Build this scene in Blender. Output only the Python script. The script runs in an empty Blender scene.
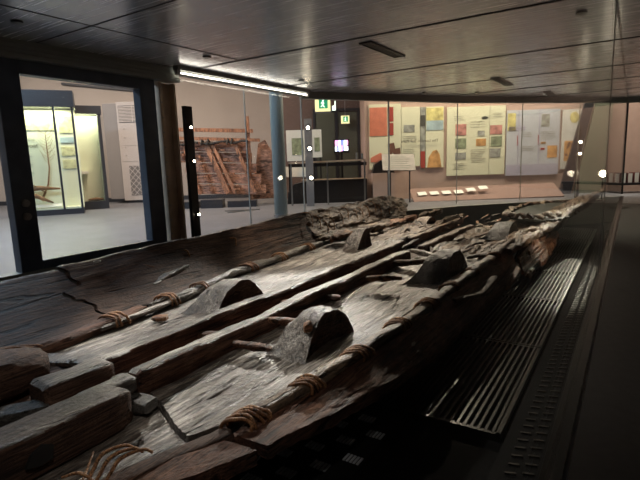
import bpy, bmesh, math, random
from mathutils import Vector, Matrix, noise
random.seed(7)
C = bpy.context.scene.collection
PI = math.pi
YAW = math.radians(33.0)
FLOOR = 0.0          # gallery floor
PIT = -0.45          # sunken floor inside the glass case
CEIL = 1.75          # metal ceiling of the case

# ------------------------------------------------------------------ materials
def new_mat(name):
    m = bpy.data.materials.new(name); m.use_nodes = True
    nt = m.node_tree
    return m, nt, nt.nodes['Principled BSDF']

def plain(name, col, rough=.5, metal=0., emit=None, strength=0., noise_amt=0., scale=8., spec=None):
    m, nt, b = new_mat(name)
    b.inputs['Base Color'].default_value = (*col, 1)
    b.inputs['Roughness'].default_value = rough
    b.inputs['Metallic'].default_value = metal
    if spec is not None: b.inputs['Specular IOR Level'].default_value = spec
    if emit:
        b.inputs['Emission Color'].default_value = (*emit, 1)
        b.inputs['Emission Strength'].default_value = strength
    if noise_amt:
        tc = nt.nodes.new('ShaderNodeTexCoord'); n = nt.nodes.new('ShaderNodeTexNoise')
        n.inputs['Scale'].default_value = scale; n.inputs['Detail'].default_value = 6
        nt.links.new(tc.outputs['Object'], n.inputs['Vector'])
        r = nt.nodes.new('ShaderNodeValToRGB')
        r.color_ramp.elements[0].position = .3; r.color_ramp.elements[1].position = .7
        r.color_ramp.elements[0].color = (*[c*(1-noise_amt) for c in col], 1)
        r.color_ramp.elements[1].color = (*[min(1, c*(1+noise_amt)) for c in col], 1)
        nt.links.new(n.outputs['Fac'], r.inputs['Fac'])
        nt.links.new(r.outputs['Color'], b.inputs['Base Color'])
    return m

def wood(name, dark, mid, light, rough=.5, grain=(38, 1.6, 38), bump=.6, stretch_axis=1, spec=.5, patch=2.2, lo=.35, hi=.68):
    """old waterlogged oak: long grain, splits, blotches"""
    m, nt, b = new_mat(name)
    N = nt.nodes.new; Lk = nt.links.new
    tc = N('ShaderNodeTexCoord')
    def mp(s):
        k = N('ShaderNodeMapping'); k.inputs['Scale'].default_value = s
        Lk(tc.outputs['Object'], k.inputs['Vector']); return k
    g = N('ShaderNodeTexNoise'); g.inputs['Scale'].default_value = 1; g.inputs['Detail'].default_value = 8; g.inputs['Roughness'].default_value = .65
    g.inputs['Distortion'].default_value = .6
    Lk(mp(grain).outputs[0], g.inputs['Vector'])
    big = N('ShaderNodeTexNoise'); big.inputs['Scale'].default_value = patch; big.inputs['Detail'].default_value = 5
    Lk(tc.outputs['Object'], big.inputs['Vector'])
    mix = N('ShaderNodeMath'); mix.operation = 'MULTIPLY_ADD'
    Lk(g.outputs['Fac'], mix.inputs[0]); mix.inputs[1].default_value = .5
    h = N('ShaderNodeMath'); h.operation = 'MULTIPLY'; h.inputs[1].default_value = .5
    Lk(big.outputs['Fac'], h.inputs[0]); Lk(h.outputs[0], mix.inputs[2])
    r = N('ShaderNodeValToRGB'); e = r.color_ramp.elements
    e[0].position = lo; e[0].color = (*dark, 1); e[1].position = hi; e[1].color = (*light, 1)
    k = e.new((lo+hi)/2); k.color = (*mid, 1)
    Lk(mix.outputs[0], r.inputs['Fac'])
    # long splits in the grain
    vor = N('ShaderNodeTexNoise'); vor.inputs['Scale'].default_value = 1; vor.inputs['Detail'].default_value = 3; vor.inputs['Distortion'].default_value = 1.2
    Lk(mp((grain[0]*.45, grain[1]*.7, grain[2]*.45)).outputs[0], vor.inputs['Vector'])
    cr = N('ShaderNodeValToRGB'); ce = cr.color_ramp.elements
    ce[0].position = .35; ce[0].color = (.06, .05, .04, 1); ce[1].position = .405; ce[1].color = (1, 1, 1, 1)
    Lk(vor.outputs['Fac'], cr.inputs['Fac'])
    mu = N('ShaderNodeMixRGB'); mu.blend_type = 'MULTIPLY'; mu.inputs['Fac'].default_value = .85
    Lk(r.outputs['Color'], mu.inputs['Color1']); Lk(cr.outputs['Color'], mu.inputs['Color2'])
    Lk(mu.outputs['Color'], b.inputs['Base Color'])
    rr = N('ShaderNodeMapRange'); rr.inputs['To Min'].default_value = rough-.14; rr.inputs['To Max'].default_value = rough+.2
    Lk(g.outputs['Fac'], rr.inputs['Value']); Lk(rr.outputs[0], b.inputs['Roughness'])
    b.inputs['Specular IOR Level'].default_value = spec
    fg = N('ShaderNodeTexNoise'); fg.inputs['Scale'].default_value = 1; fg.inputs['Detail'].default_value = 6; fg.inputs['Roughness'].default_value = .7; fg.inputs['Distortion'].default_value = .3
    Lk(mp((grain[0]*4, grain[1]*3.5, grain[2]*4)).outputs[0], fg.inputs['Vector'])
    fr_ = N('ShaderNodeMapRange'); fr_.inputs['From Min'].default_value = .40; fr_.inputs['From Max'].default_value = .56; fr_.inputs['To Min'].default_value = .22; fr_.inputs['To Max'].default_value = 1.25
    Lk(fg.outputs['Fac'], fr_.inputs['Value'])
    m2 = N('ShaderNodeMixRGB'); m2.blend_type = 'MULTIPLY'; m2.inputs['Fac'].default_value = .9
    Lk(mu.outputs['Color'], m2.inputs['Color1']); Lk(fr_.outputs[0], m2.inputs['Color2']); Lk(m2.outputs['Color'], b.inputs['Base Color'])
    ht0 = N('ShaderNodeMath'); ht0.operation = 'MULTIPLY'; ht0.inputs[1].default_value = .55
    Lk(fg.outputs['Fac'], ht0.inputs[0])
    ht1 = N('ShaderNodeMath'); ht1.operation = 'ADD'; Lk(ht0.outputs[0], ht1.inputs[0]); Lk(cr.outputs['Color'], ht1.inputs[1])
    ht = N('ShaderNodeMath'); ht.operation = 'MULTIPLY_ADD'; ht.inputs[1].default_value = .6
    Lk(g.outputs['Fac'], ht.inputs[0]); Lk(ht1.outputs[0], ht.inputs[2])
    fine = N('ShaderNodeTexNoise'); fine.inputs['Scale'].default_value = 55; fine.inputs['Detail'].default_value = 4
    Lk(tc.outputs['Object'], fine.inputs['Vector'])
    h2 = N('ShaderNodeMath'); h2.operation = 'MULTIPLY_ADD'; h2.inputs[1].default_value = .35
    Lk(fine.outputs['Fac'], h2.inputs[0]); Lk(ht.outputs[0], h2.inputs[2])
    bp = N('ShaderNodeBump'); bp.inputs['Strength'].default_value = bump; bp.inputs['Distance'].default_value = .02
    Lk(h2.outputs[0], bp.inputs['Height']); Lk(bp.outputs[0], b.inputs['Normal'])
    return m

def glass_mat(name, tint=(.975, .975, .965), extra=0.0):
    m = bpy.data.materials.new(name); m.use_nodes = True; nt = m.node_tree
    for n in list(nt.nodes):
        if n.type != 'OUTPUT_MATERIAL': nt.nodes.remove(n)
    out = [n for n in nt.nodes if n.type == 'OUTPUT_MATERIAL'][0]
    t = nt.nodes.new('ShaderNodeBsdfTransparent'); t.inputs[0].default_value = (*tint, 1)
    g = nt.nodes.new('ShaderNodeBsdfGlossy'); g.inputs['Roughness'].default_value = 0.01
    lw = nt.nodes.new('ShaderNodeLayerWeight'); pw = nt.nodes.new('ShaderNodeMath'); pw.operation = 'POWER'; pw.inputs[1].default_value = 5
    nt.links.new(lw.outputs['Facing'], pw.inputs[0])
    f = nt.nodes.new('ShaderNodeMath'); f.operation = 'MULTIPLY_ADD'; f.inputs[1].default_value = .38; f.inputs[2].default_value = .03
    nt.links.new(pw.outputs[0], f.inputs[0])
    mx = nt.nodes.new('ShaderNodeMixShader')
    nt.links.new(f.outputs[0], mx.inputs[0]); nt.links.new(t.outputs[0], mx.inputs[1]); nt.links.new(g.outputs[0], mx.inputs[2])
    nt.links.new(mx.outputs[0], out.inputs[0])
    return m

M = {}
M['grey_oak'] = wood('weathered_lit_grey_oak', (.022, .015, .011), (.115, .092, .073), (.50, .455, .40), rough=.36, bump=1.0, spec=.8, grain=(34, 2.2, 34), lo=.41, hi=.63)  # grey is dried wax and dust, plus some light put into the colour
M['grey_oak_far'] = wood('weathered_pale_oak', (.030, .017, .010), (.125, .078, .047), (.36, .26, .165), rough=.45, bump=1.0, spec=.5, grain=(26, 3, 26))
M['brown_oak'] = wood('dark_brown_oak', (.020, .011, .008), (.085, .045, .030), (.19, .115, .078), rough=.58, bump=.8, spec=.25)
M['red_oak'] = wood('reddish_brown_oak', (.028, .012, .008), (.105, .048, .030), (.23, .125, .08), rough=.58, bump=.8, spec=.22, patch=5)
M['orange_oak'] = wood('orange_brown_oak', (.05, .018, .008), (.24, .10, .045), (.55, .30, .16), rough=.45, bump=1.2, spec=.4, patch=6)
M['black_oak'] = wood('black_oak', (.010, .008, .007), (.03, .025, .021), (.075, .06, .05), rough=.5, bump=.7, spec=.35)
M['withy'] = wood('twisted_yew_withy', (.09, .035, .014), (.30, .14, .06), (.55, .32, .16), rough=.5, grain=(60, 60, 60), bump=.5, patch=12, spec=.3)
M['chunk'] = wood('charred_block', (.02, .018, .015), (.06, .055, .047), (.13, .12, .105), rough=.4, grain=(30, 8, 30), bump=.9)

def panel_metal():
    m, nt, b = new_mat('dark_brushed_ceiling_metal')
    b.inputs['Base Color'].default_value = (.55, .56, .60, 1); b.inputs['Metallic'].default_value = .55
    tc = nt.nodes.new('ShaderNodeTexCoord'); mp = nt.nodes.new('ShaderNodeMapping'); mp.inputs['Scale'].default_value = (1.2, 40, 1)
    n = nt.nodes.new('ShaderNodeTexNoise'); n.inputs['Scale'].default_value = 2; n.inputs['Detail'].default_value = 5
    nt.links.new(tc.outputs['Object'], mp.inputs[0]); nt.links.new(mp.outputs[0], n.inputs['Vector'])
    mr = nt.nodes.new('ShaderNodeMapRange'); mr.inputs['To Min'].default_value = .17; mr.inputs['To Max'].default_value = .34
    nt.links.new(n.outputs['Fac'], mr.inputs['Value']); nt.links.new(mr.outputs[0], b.inputs['Roughness'])
    n2 = nt.nodes.new('ShaderNodeTexNoise'); n2.inputs['Scale'].default_value = 1.1; nt.links.new(tc.outputs['Object'], n2.inputs['Vector'])
    bp = nt.nodes.new('ShaderNodeBump'); bp.inputs['Strength'].default_value = .05; bp.inputs['Distance'].default_value = .02
    nt.links.new(n2.outputs['Fac'], bp.inputs['Height']); nt.links.new(bp.outputs[0], b.inputs['Normal'])
    return m
M['ceiling'] = panel_metal()
M['seam'] = plain('seam_black', (.008, .008, .008), .6)
M['black'] = plain('satin_black_metal', (.012, .012, .013), .35, .3)
M['frame'] = plain('dark_slate_frame', (.07, .09, .12), .35, .1, noise_amt=.2)
M['channel'] = plain('bronze_grey_channel', (.55, .42, .30), .45, .1, noise_amt=.25, scale=5)
M['steel'] = plain('brushed_steel', (.35, .35, .35), .3, .9)
M['column'] = plain('blue_grey_paint', (.28, .36, .38), .4)
M['wall_lilac'] = plain('mauve_beige_plaster', (.42, .37, .33), .9, noise_amt=.05, scale=2)
M['wall_dark'] = plain('dark_taupe_wall', (.13, .09, .08), .85, noise_amt=.1)
M['wall_pink'] = plain('dusty_pink_wall', (.46, .33, .27), .85, noise_amt=.05)
M['soffit'] = plain('dark_green_grey_soffit', (.22, .23, .21), .5, .2)
M['room_ceiling'] = plain('pale_mauve_ceiling', (.45, .38, .37), .9)
M['floor'] = plain('grey_blue_vinyl_floor', (.15, .155, .17), .42, noise_amt=.12, scale=3)
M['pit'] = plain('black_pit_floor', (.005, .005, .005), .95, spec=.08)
M['grate'] = plain('dark_grating_metal', (.022, .022, .018), .36, .75)
M['tread'] = plain('tread_plate', (.008, .008, .008), .9, .0, spec=.1)
M['tick'] = plain('lit_tread_tick', (.62, .66, .70), .5, .2)  # bright bluish colour carries the light falling on the ticks
M['tick_dim'] = plain('dull_tread_tick', (.04, .036, .03), .4, .8)
M['glass'] = glass_mat('case_glass')
M['joint'] = plain('silicone_joint', (.45, .44, .40), .4)
M['beige_metal'] = plain('beige_cabinet_paint', (.46, .43, .42), .5)
M['grey_metal'] = plain('mid_grey_cabinet_paint', (.24, .23, .23), .5)
M['grille'] = plain('grille_grey', (.17, .16, .16), .5)
M['grille_light'] = plain('grille_mesh', (.62, .58, .56), .5)
M['case_dark'] = plain('charcoal_case', (.03, .032, .04), .4)
M['cream_green'] = plain('pale_green_backboard', (.74, .76, .56), .7)
M['cream'] = plain('cream_board', (.72, .72, .52), .6)
M['pale'] = plain('pale_grey_board', (.66, .67, .62), .6)
M['blue_pale'] = plain('pale_blue_board', (.52, .55, .58), .6)
M['white'] = plain('white_card', (.78, .78, .72), .6)
M['taupe_card'] = plain('taupe_print', (.40, .36, .31), .6, noise_amt=.2)
M['ledge'] = plain('dull_pink_ledge', (.24, .15, .12), .7)
M['lav'] = plain('lavender_band', (.44, .43, .52), .6)
M['ink'] = plain('dark_ink', (.06, .06, .05), .7)
M['greyink'] = plain('grey_ink', (.34, .34, .28), .7)
M['pale_olive'] = plain('pale_olive_picture', (.60, .60, .34), .7, noise_amt=.3, scale=14)
M['pinkpic'] = plain('pink_picture', (.52, .24, .20), .7, noise_amt=.6, scale=9)
M['greenpic'] = plain('green_picture', (.22, .26, .16), .7, noise_amt=.6, scale=9)
M['orangepic'] = plain('orange_picture', (.60, .33, .12), .7, noise_amt=.5, scale=7)
M['skypic'] = plain('sky_picture', (.38, .50, .52), .7, noise_amt=.25, scale=5)
M['yellowpic'] = plain('yellow_picture', (.62, .56, .22), .7, noise_amt=.4, scale=9)
M['greypic'] = plain('grey_drawing', (.30, .31, .27), .7, noise_amt=.5, scale=10)
M['terracotta'] = plain('terracotta_panel', (.62, .20, .12), .7, noise_amt=.15)
M['red'] = plain('dark_red_panel', (.35, .05, .035), .6)
M['brownpic'] = plain('brown_figure', (.14, .06, .04), .7)
M['raw_pine'] = wood('reddish_pine', (.16, .06, .03), (.42, .19, .10), (.62, .32, .19), rough=.6, grain=(20, 20, 3), bump=.3)
M['raw_pine_dark'] = wood('reddish_brown_planking', (.16, .07, .045), (.42, .22, .15), (.60, .36, .26), rough=.6, grain=(3, 20, 14), bump=.4)
M['rope_dark'] = plain('dark_rope', (.02, .018, .016), .7)
M['driftwood'] = plain('brown_driftwood', (.22, .12, .06), .7, noise_amt=.5, scale=12)
M['lamp_warm'] = plain('lamp_warm', (1, .9, .7), .5, emit=(1, .86, .62), strength=30)
M['lamp_cool'] = plain('lamp_tube', (1, .95, .85), .5, emit=(1, .93, .80), strength=9)
M['exit_green'] = plain('exit_green', (.02, .35, .15), .4, emit=(.03, .40, .20), strength=.6)
M['exit_glow'] = plain('exit_glow', (.9, .9, .5), .4, emit=(.95, .85, .40), strength=1.1)
M['exit_white'] = plain('exit_white', (.9, 1, .9), .4, emit=(.85, 1, .85), strength=1.6)
M['scr_pink'] = plain('screen_pink', (.1, .1, .1), .4, emit=(.95, .35, .75), strength=2.2)
M['scr_white'] = plain('screen_white', (.1, .1, .1), .4, emit=(.85, .9, 1), strength=2.8)
M['scr_blue'] = plain('screen_blue', (.1, .1, .1), .4, emit=(.2, .25, .8), strength=1.8)
M['plate'] = plain('dark_green_grey_plate', (.022, .024, .02), .6, .1, noise_amt=.3)

# ------------------------------------------------------------------ helpers
def tag(o, label=None, cat=None, group=None, kind=None):
    if label: o['label'] = label
    if cat: o['category'] = cat
    if group: o['group'] = group
    if kind: o['kind'] = kind
    return o

def empty(name, loc=(0, 0, 0), rz=0.):
    o = bpy.data.objects.new(name, None); C.objects.link(o)
    o.location = loc; o.rotation_euler = (0, 0, rz); o.empty_display_size = .1
    return o

def thing(name, label, cat, loc=(0, 0, 0), rz=0., group=None):
    return tag(empty(name, loc, rz), label, cat, group)

def wmat(o):
    m = Matrix.Translation(o.location) @ o.rotation_euler.to_matrix().to_4x4()
    return wmat(o.parent) @ m if o.parent else m

def link(name, me, mat, parent=None, world=False, smooth=False):
    o = bpy.data.objects.new(name, me); C.objects.link(o)
    mats = mat if isinstance(mat, (list, tuple)) else [mat]
    for k in mats: me.materials.append(k)
    if smooth:
        for p in me.polygons: p.use_smooth = True
    if parent:
        if world: me.transform(wmat(parent).inverted())
        o.parent = parent
    return o

def mesh_of(name, verts, faces):
    me = bpy.data.meshes.new(name); me.from_pydata([tuple(v) for v in verts], [], faces); me.update(); return me

class MB:
    def __init__(s): s.v = []; s.f = []
    def box(s, x0, x1, y0, y1, z0, z1):
        b = len(s.v)
        s.v += [(x0,y0,z0),(x1,y0,z0),(x1,y1,z0),(x0,y1,z0),(x0,y0,z1),(x1,y0,z1),(x1,y1,z1),(x0,y1,z1)]
        s.f += [tuple(b+i for i in q) for q in ((0,3,2,1),(4,5,6,7),(0,1,5,4),(1,2,6,5),(2,3,7,6),(3,0,4,7))]
        return s
    def beam(s, a, b, w, h, up=(0, 0, 1)):
        a = Vector(a); b = Vector(b); d = (b-a).normalized(); u = Vector(up)
        r = d.cross(u).normalized() * w/2; u = r.cross(d).normalized() * h/2
        k = len(s.v)
        for p in (a, b):
            s.v += [tuple(p-r-u), tuple(p+r-u), tuple(p+r+u), tuple(p-r+u)]
        s.f += [tuple(k+i for i in q) for q in ((0,1,2,3),(7,6,5,4),(0,4,5,1),(1,5,6,2),(2,6,7,3),(3,7,4,0))]
        return s
    def tube(s, pts, r, n=8, cap=True):
        pts = [Vector(p) for p in pts]; k0 = len(s.v); prev = None
        for i, p in enumerate(pts):
            d = (pts[min(i+1, len(pts)-1)] - pts[max(i-1, 0)]).normalized()
            if prev is None:
                prev = d.orthogonal().normalized()
            prev = (prev - d*prev.dot(d)).normalized(); q = d.cross(prev)
            rr = r[i] if isinstance(r, (list, tuple)) else r
            for j in range(n):
                a = 2*PI*j/n; s.v.append(tuple(p + (prev*math.cos(a) + q*math.sin(a))*rr))
        for i in range(len(pts)-1):
            for j in range(n):
                a = k0+i*n+j; b = k0+i*n+(j+1) % n; s.f.append((a, b, b+n, a+n))
        if cap:
            s.f.append(tuple(k0+j for j in range(n))[::-1]); s.f.append(tuple(k0+(len(pts)-1)*n+j for j in range(n)))
        return s
    def poly(s, pts, y0, y1):
        """outline in x,z extruded between y0 and y1"""
        k = len(s.v); n = len(pts)
        s.v += [(x, y0, z) for x, z in pts] + [(x, y1, z) for x, z in pts]
        s.f += [tuple(range(k, k+n)), tuple(range(k+2*n-1, k+n-1, -1))]
        for i in range(n):
            j = (i+1) % n; s.f.append((k+i, k+n+i, k+n+j, k+j))
        return s
    def build(s, name, mat, parent=None, world=False, smooth=False, bevel=0.):
        me = mesh_of(name, s.v, s.f)
        bm = bmesh.new(); bm.from_mesh(me); bmesh.ops.recalc_face_normals(bm, faces=bm.faces)
        if bevel: bmesh.ops.bevel(bm, geom=list(bm.edges), offset=bevel, segments=2, affect='EDGES', profile=.6)
        bm.to_mesh(me); bm.free()
        return link(name, me, mat, parent, world, smooth)

def fbm(x, y, z=0., o=4):
    return noise.fractal(Vector((x, y, z)), .9, 2.1, o)

def lerp(a, b, t): return a + (b-a)*t
def curve(tab, y):
    """smooth lookup: tab of (y, value...)"""
    if y <= tab[0][0]: return tab[0][1:] if len(tab[0]) > 2 else tab[0][1]
    for i in range(len(tab)-1):
        if y <= tab[i+1][0]:
            t = (y-tab[i][0])/(tab[i+1][0]-tab[i][0]); t = t*t*(3-2*t)*.5 + t*.5
            if len(tab[0]) > 2: return tuple(lerp(a, b, t) for a, b in zip(tab[i][1:], tab[i+1][1:]))
            return lerp(tab[i][1], tab[i+1][1], t)
    return tab[-1][1:] if len(tab[-1]) > 2 else tab[-1][1]

def sheet(name, fn, nu, nv, thick, mat, parent, keep=None):
    """a solid board: fn(u,v) gives the top, thickness goes straight down; keep(u,v) can break the outline"""
    V = []; F = []
    for i in range(nu+1):
        for j in range(nv+1):
            V.append(fn(i/nu, j/nv))
    n = len(V)
    V += [(x, y, z - thick*(1+.3*fbm(x*5, y*5, 3.))) for x, y, z in V]
    ok = [[(keep is None or keep((i+.5)/nu, (j+.5)/nv)) for j in range(nv)] for i in range(nu)]
    idx = lambda i, j: i*(nv+1)+j
    for i in range(nu):
        for j in range(nv):
            if not ok[i][j]: continue
            a, b, c, d = idx(i, j), idx(i+1, j), idx(i+1, j+1), idx(i, j+1)
            F.append((a, b, c, d)); F.append((d+n, c+n, b+n, a+n))
            if i == 0 or not ok[i-1][j]: F.append((a, d, d+n, a+n))
            if i == nu-1 or not ok[i+1][j]: F.append((c, b, b+n, c+n))
            if j == 0 or not ok[i][j-1]: F.append((b, a, a+n, b+n))
            if j == nv-1 or not ok[i][j+1]: F.append((d, c, c+n, d+n))
    me = mesh_of(name, V, F)
    bm = bmesh.new(); bm.from_mesh(me)
    loose = [v for v in bm.verts if not v.link_faces]
    bmesh.ops.delete(bm, geom=loose, context='VERTS')
    bmesh.ops.recalc_face_normals(bm, faces=bm.faces); bm.to_mesh(me); bm.free()
    o = link(name, me, mat, parent, world=True, smooth=True)
    try: me.set_sharp_from_angle(angle=math.radians(50))
    except Exception: pass
    return o

def bar(name, pts, w, h, mat, parent, rnd=.6, amp=.008, seed=0., n=12, step=.03, taper=.0, rag=.0):
    """an old timber following a line; w,h may be lists; superellipse section"""
    pts = [Vector(p) for p in pts]
    L = [0.]
    for a, b in zip(pts, pts[1:]): L.append(L[-1]+(b-a).length)
    m = max(3, int(L[-1]/step)); V = []; F = []
    def at(s):
        for i in range(len(pts)-1):
            if s <= L[i+1] or i == len(pts)-2:
                t = min(1., (s-L[i])/(L[i+1]-L[i])); return i, t, pts[i].lerp(pts[i+1], t)
    def val(a, i, t): return lerp(a[i], a[i+1], t) if isinstance(a, (list, tuple)) else a
    for k in range(m+1):
        s = L[-1]*k/m; i, t, p = at(s)
        p2 = at(min(L[-1], s+.02))[2]; p1 = at(max(0, s-.02))[2]
        d = (p2-p1).normalized(); r = d.cross(Vector((0, 0, 1))).normalized(); u = r.cross(d)
        ww = val(w, i, t)/2; hh = val(h, i, t)/2
        e = min(1., min(k, m-k)/2 + .82) if not taper else min(1., .25 + min(k, m-k)*step/taper)
        for j in range(n):
            a = 2*PI*(j+.5)/n; ca, sa = math.cos(a), math.sin(a)
            x = math.copysign(abs(ca)**rnd, ca); y = math.copysign(abs(sa)**rnd, sa)
            q = p + r*ww*x*e + u*hh*y*e
            q = q + (r*ca + u*sa) * amp*(fbm(q.x*14+seed, q.y*3.5, q.z*14) + .5*fbm(q.x*40, q.y*12+seed, q.z*40, 2))
            if rag and k in (0, m): q = q + d*rag*noise.noise(Vector((q.x*30, q.z*30, seed)))
            V.append(tuple(q))
    for k in range(m):
        for j in range(n):
            a = k*n+j; b = k*n+(j+1) % n; F.append((a, b, b+n, a+n))
    F.append(tuple(range(n))[::-1]); F.append(tuple(m*n+j for j in range(n)))
    me = mesh_of(name, V, F)
    bm = bmesh.new(); bm.from_mesh(me); bmesh.ops.recalc_face_normals(bm, faces=bm.faces); bm.to_mesh(me); bm.free()
    o = link(name, me, mat, parent, world=True, smooth=True)
    try: me.set_sharp_from_angle(angle=math.radians(42))
    except Exception: pass
    return o

def text(name, s, size, mat, parent, loc, align='LEFT', mirror=False):
    cu = bpy.data.curves.new(name, 'FONT'); cu.body = s; cu.size = size; cu.extrude = .001; cu.align_x = align
    cu.materials.append(mat)
    tmp = bpy.data.objects.new(name, cu); C.objects.link(tmp); bpy.context.view_layer.update()
    me = bpy.data.meshes.new_from_object(tmp.evaluated_get(bpy.context.evaluated_depsgraph_get())); bpy.data.objects.remove(tmp)
    me.name = name; o = bpy.data.objects.new(name, me); C.objects.link(o); o.parent = parent
    o.location = loc; o.rotation_euler = (PI/2, 0, 0)
    if mirror: o.scale = (-1, 1, 1)
    return o

# gallery frame: u to the right, d away, along the gallery's back walls (turned 33 degrees from the boat)
cy, sy = math.cos(YAW), math.sin(YAW)
def G(u, d, z=0.): return (u*cy - d*sy, u*sy + d*cy, z)
def gthing(name, label, cat, u, d, z=0., group=None): return thing(name, label, cat, G(u, d, z), YAW, group)

# ------------------------------------------------------------------ the setting
def struct(o): o['kind'] = 'structure'; return o
FARP = [(-3.85, 5.56), (-2.40, 7.86), (-.13, 10.35)]      # plan of the case's far glass
# gallery floor with the sunken case floor cut out (ring of slabs)
fl = MB()
hole = [(-3.95, -1.6), (-3.95, 5.60), (-2.46, 7.96), (-.10, 10.5), (-.10, -1.6)]
outer = [(-24, -14), (-24, 5.6), (-24, 26), (14, 26), (14, -14)]
k = len(fl.v)
for z in (0., -.5):
    fl.v += [(x, y, z) for x, y in hole] + [(x, y, z) for x, y in outer]
for a, b in ((0, 1), (1, 2), (2, 3), (3, 4), (4, 0)):
    fl.f.append((a, b, 5+b, 5+a)); fl.f.append((10+a, 10+b, b, a))
struct(fl.build('floor', M['floor']))
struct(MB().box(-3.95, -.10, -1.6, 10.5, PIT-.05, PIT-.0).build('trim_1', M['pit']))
struct(MB().box(-.09, 12, -3.9, 8.9, 0, .006).build('floor_shade', plain('floor_shade_dark', (.022, .018, .017), .8, noise_amt=.2, scale=30)))  # thin dark slab added; darkness of the right-hand floor put into its colour
# back walls of the gallery
def gwall(name, mat, u0, u1, d0, d1, z0, z1):
    o = MB().box(u0, u1, d0, d1, z0, z1).build(name, mat); o.rotation_euler = (0, 0, YAW); return struct(o)
gwall('wall_back', M['wall_lilac'], -9.5, -.95, 11.9, 12.1, 0, 3.7)
gwall('wall_centre', M['wall_dark'], -.95, 1.0, 11.0, 11.2, 0, 3.7)
gwall('wall_centre_return', M['wall_dark'], -1.0, -.9, 11.0, 11.9, 0, 3.7)
gwall('wall_panels_return', M['wall_pink'], .98, 1.04, 9.9, 11.1, 0, 3.7)
gwall('wall_right', M['wall_pink'], 1.0, 9.5, 9.9, 10.1, 0, 3.7)
gwall('wall_left', M['wall_lilac'], -9.6, -9.5, -4, 12, 0, 3.7)
gwall('wall_far_right', M['wall_dark'], 9.5, 9.6, -4, 10, 0, 3.7)
gwall('wall_behind', M['wall_dark'], -9.5, 9.5, -4.1, -4.0, 0, 3.7)
gwall('ceiling', M['room_ceiling'], -9.5, 9.5, -4, 12, 3.7, 3.8)
gwall('baseboard_back', M['case_dark'], -9.5, -.95, 11.87, 11.9, 0, .10)

# the glass case ceiling: dark metal cladding with seams
def cpoly(pts, z0, z1):
    m = MB(); n = len(pts)
    m.v = [(x, y, z0) for x, y in pts] + [(x, y, z1) for x, y in pts]
    m.f = [tuple(range(n)), tuple(range(2*n-1, n-1, -1))] + [(i, n+i, n+(i+1) % n, (i+1) % n) for i in range(n)]
    return m
struct(cpoly([(-3.9, -2.2), (-3.9, 5.58), (-2.44, 7.92), (-.13, 10.45), (1.6, 10.45), (1.6, -2.2)], CEIL, CEIL+.25).build('ceiling_metal', M['ceiling']))
seams = MB()
for y, w in ((3.52, .012), (5.02, .014), (6.45, .012), (7.6, .014), (8.9, .014), (2.05, .004), (.5, .01)):
    x0 = -3.9 if y < 5.5 else (-3.9 + (y-5.56)*.64 if y < 7.9 else -2.44 + (y-7.9)*.92)
    seams.box(x0+.02, 1.6, y-w, y+w, CEIL-.004, CEIL+.01)
seams.box(-3.10, -3.09, -2, 3.52, CEIL-.003, CEIL+.01)
seams.box(-.15, -.135, -2, 10.3, CEIL-.003, CEIL+.01)
struct(seams.build('trim_2', M['seam']))
# soffit / header strip along the far and left glass
for i, (a, b) in enumerate(((FARP[0], FARP[1]), (FARP[1], FARP[2]))):
    struct(MB().beam((*a, CEIL-.045), (*b, CEIL-.045), .09, .09).build('trim_%d' % (3+i), M['soffit']))
struct(MB().beam((-.13, 10.35, CEIL-.045), (3.2, 12.2, CEIL-.045), .09, .09).build('trim_5', M['soffit']))
hd = MB()
for k in range(4): hd.box(-3.92+.02*(k % 2), -3.78+.015*k, -2, 3.36, CEIL-.035*(k+1), CEIL-.035*k-.006)
struct(hd.build('trim_6', M['soffit']))
struct(MB().box(-3.90, -3.80, 3.36, 5.56, CEIL-.05, CEIL).build('trim_7', M['soffit']))
# low kerbs of the case
struct(MB().box(-3.93, -3.80, -2, 5.56, PIT, .05).build('trim_8', M['soffit']))
for i, (a, b) in enumerate(((FARP[0], FARP[1]), (FARP[1], FARP[2]))):
    struct(MB().beam((*a, (PIT+.012)/2), (*b, (PIT+.012)/2), .09, .012-PIT).build('trim_%d' % (9+i), M['soffit']))
struct(MB().box(-.15, -.10, -1.6, 10.35, PIT, .012).build('trim_11', M['black']))

# glass
def pane(name, a, b, z0, z1, t=.012):
    return struct(MB().beam((*a, (z0+z1)/2), (*b, (z0+z1)/2), t, z1-z0).build(name, M['glass']))
wn = [1]
def win(a, b, z0=.02, z1=CEIL-.02):
    pane('window_%d' % wn[0], a, b, z0, z1); wn[0] += 1
def joint(x, y, z0=.05, z1=CEIL-.05, r=.006, mat='joint'):
    struct(MB().box(x-r, x+r, y-r, y+r, z0, z1).build('trim_%d' % (20+len([o for o in bpy.data.objects if o.name.startswith('trim_')])), M[mat]))
win((-3.85, -2), (-3.85, 1.72)); win((-3.85, 3.35), (-3.85, 4.40)); win((-3.85, 4.41), (-3.85, 5.55))
joint(-3.85, 4.405); joint(-3.85, 5.56, r=.008)
P = FARP
def along(a, b, t): return (lerp(a[0], b[0], t), lerp(a[1], b[1], t))
j1 = along(P[0], P[1], .52)
win(P[0], j1); win(j1, P[1]); joint(*j1, r=.009); joint(*P[1], r=.006)
for t0, t1 in ((0, .36), (.36, .70), (.70, 1)): win(along(P[1], P[2], t0), along(P[1], P[2], t1))
for t in (.36, .70): joint(*along(P[1], P[2], t), r=.007, mat='greyink')
joint(-.13, 10.35, r=.02, mat='black')
win((-.13, -1.5), (-.13, 3.40), .012); win((-.13, 3.41), (-.13, 10.33), .012)
joint(-.13, 3.405, r=.0035)

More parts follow.
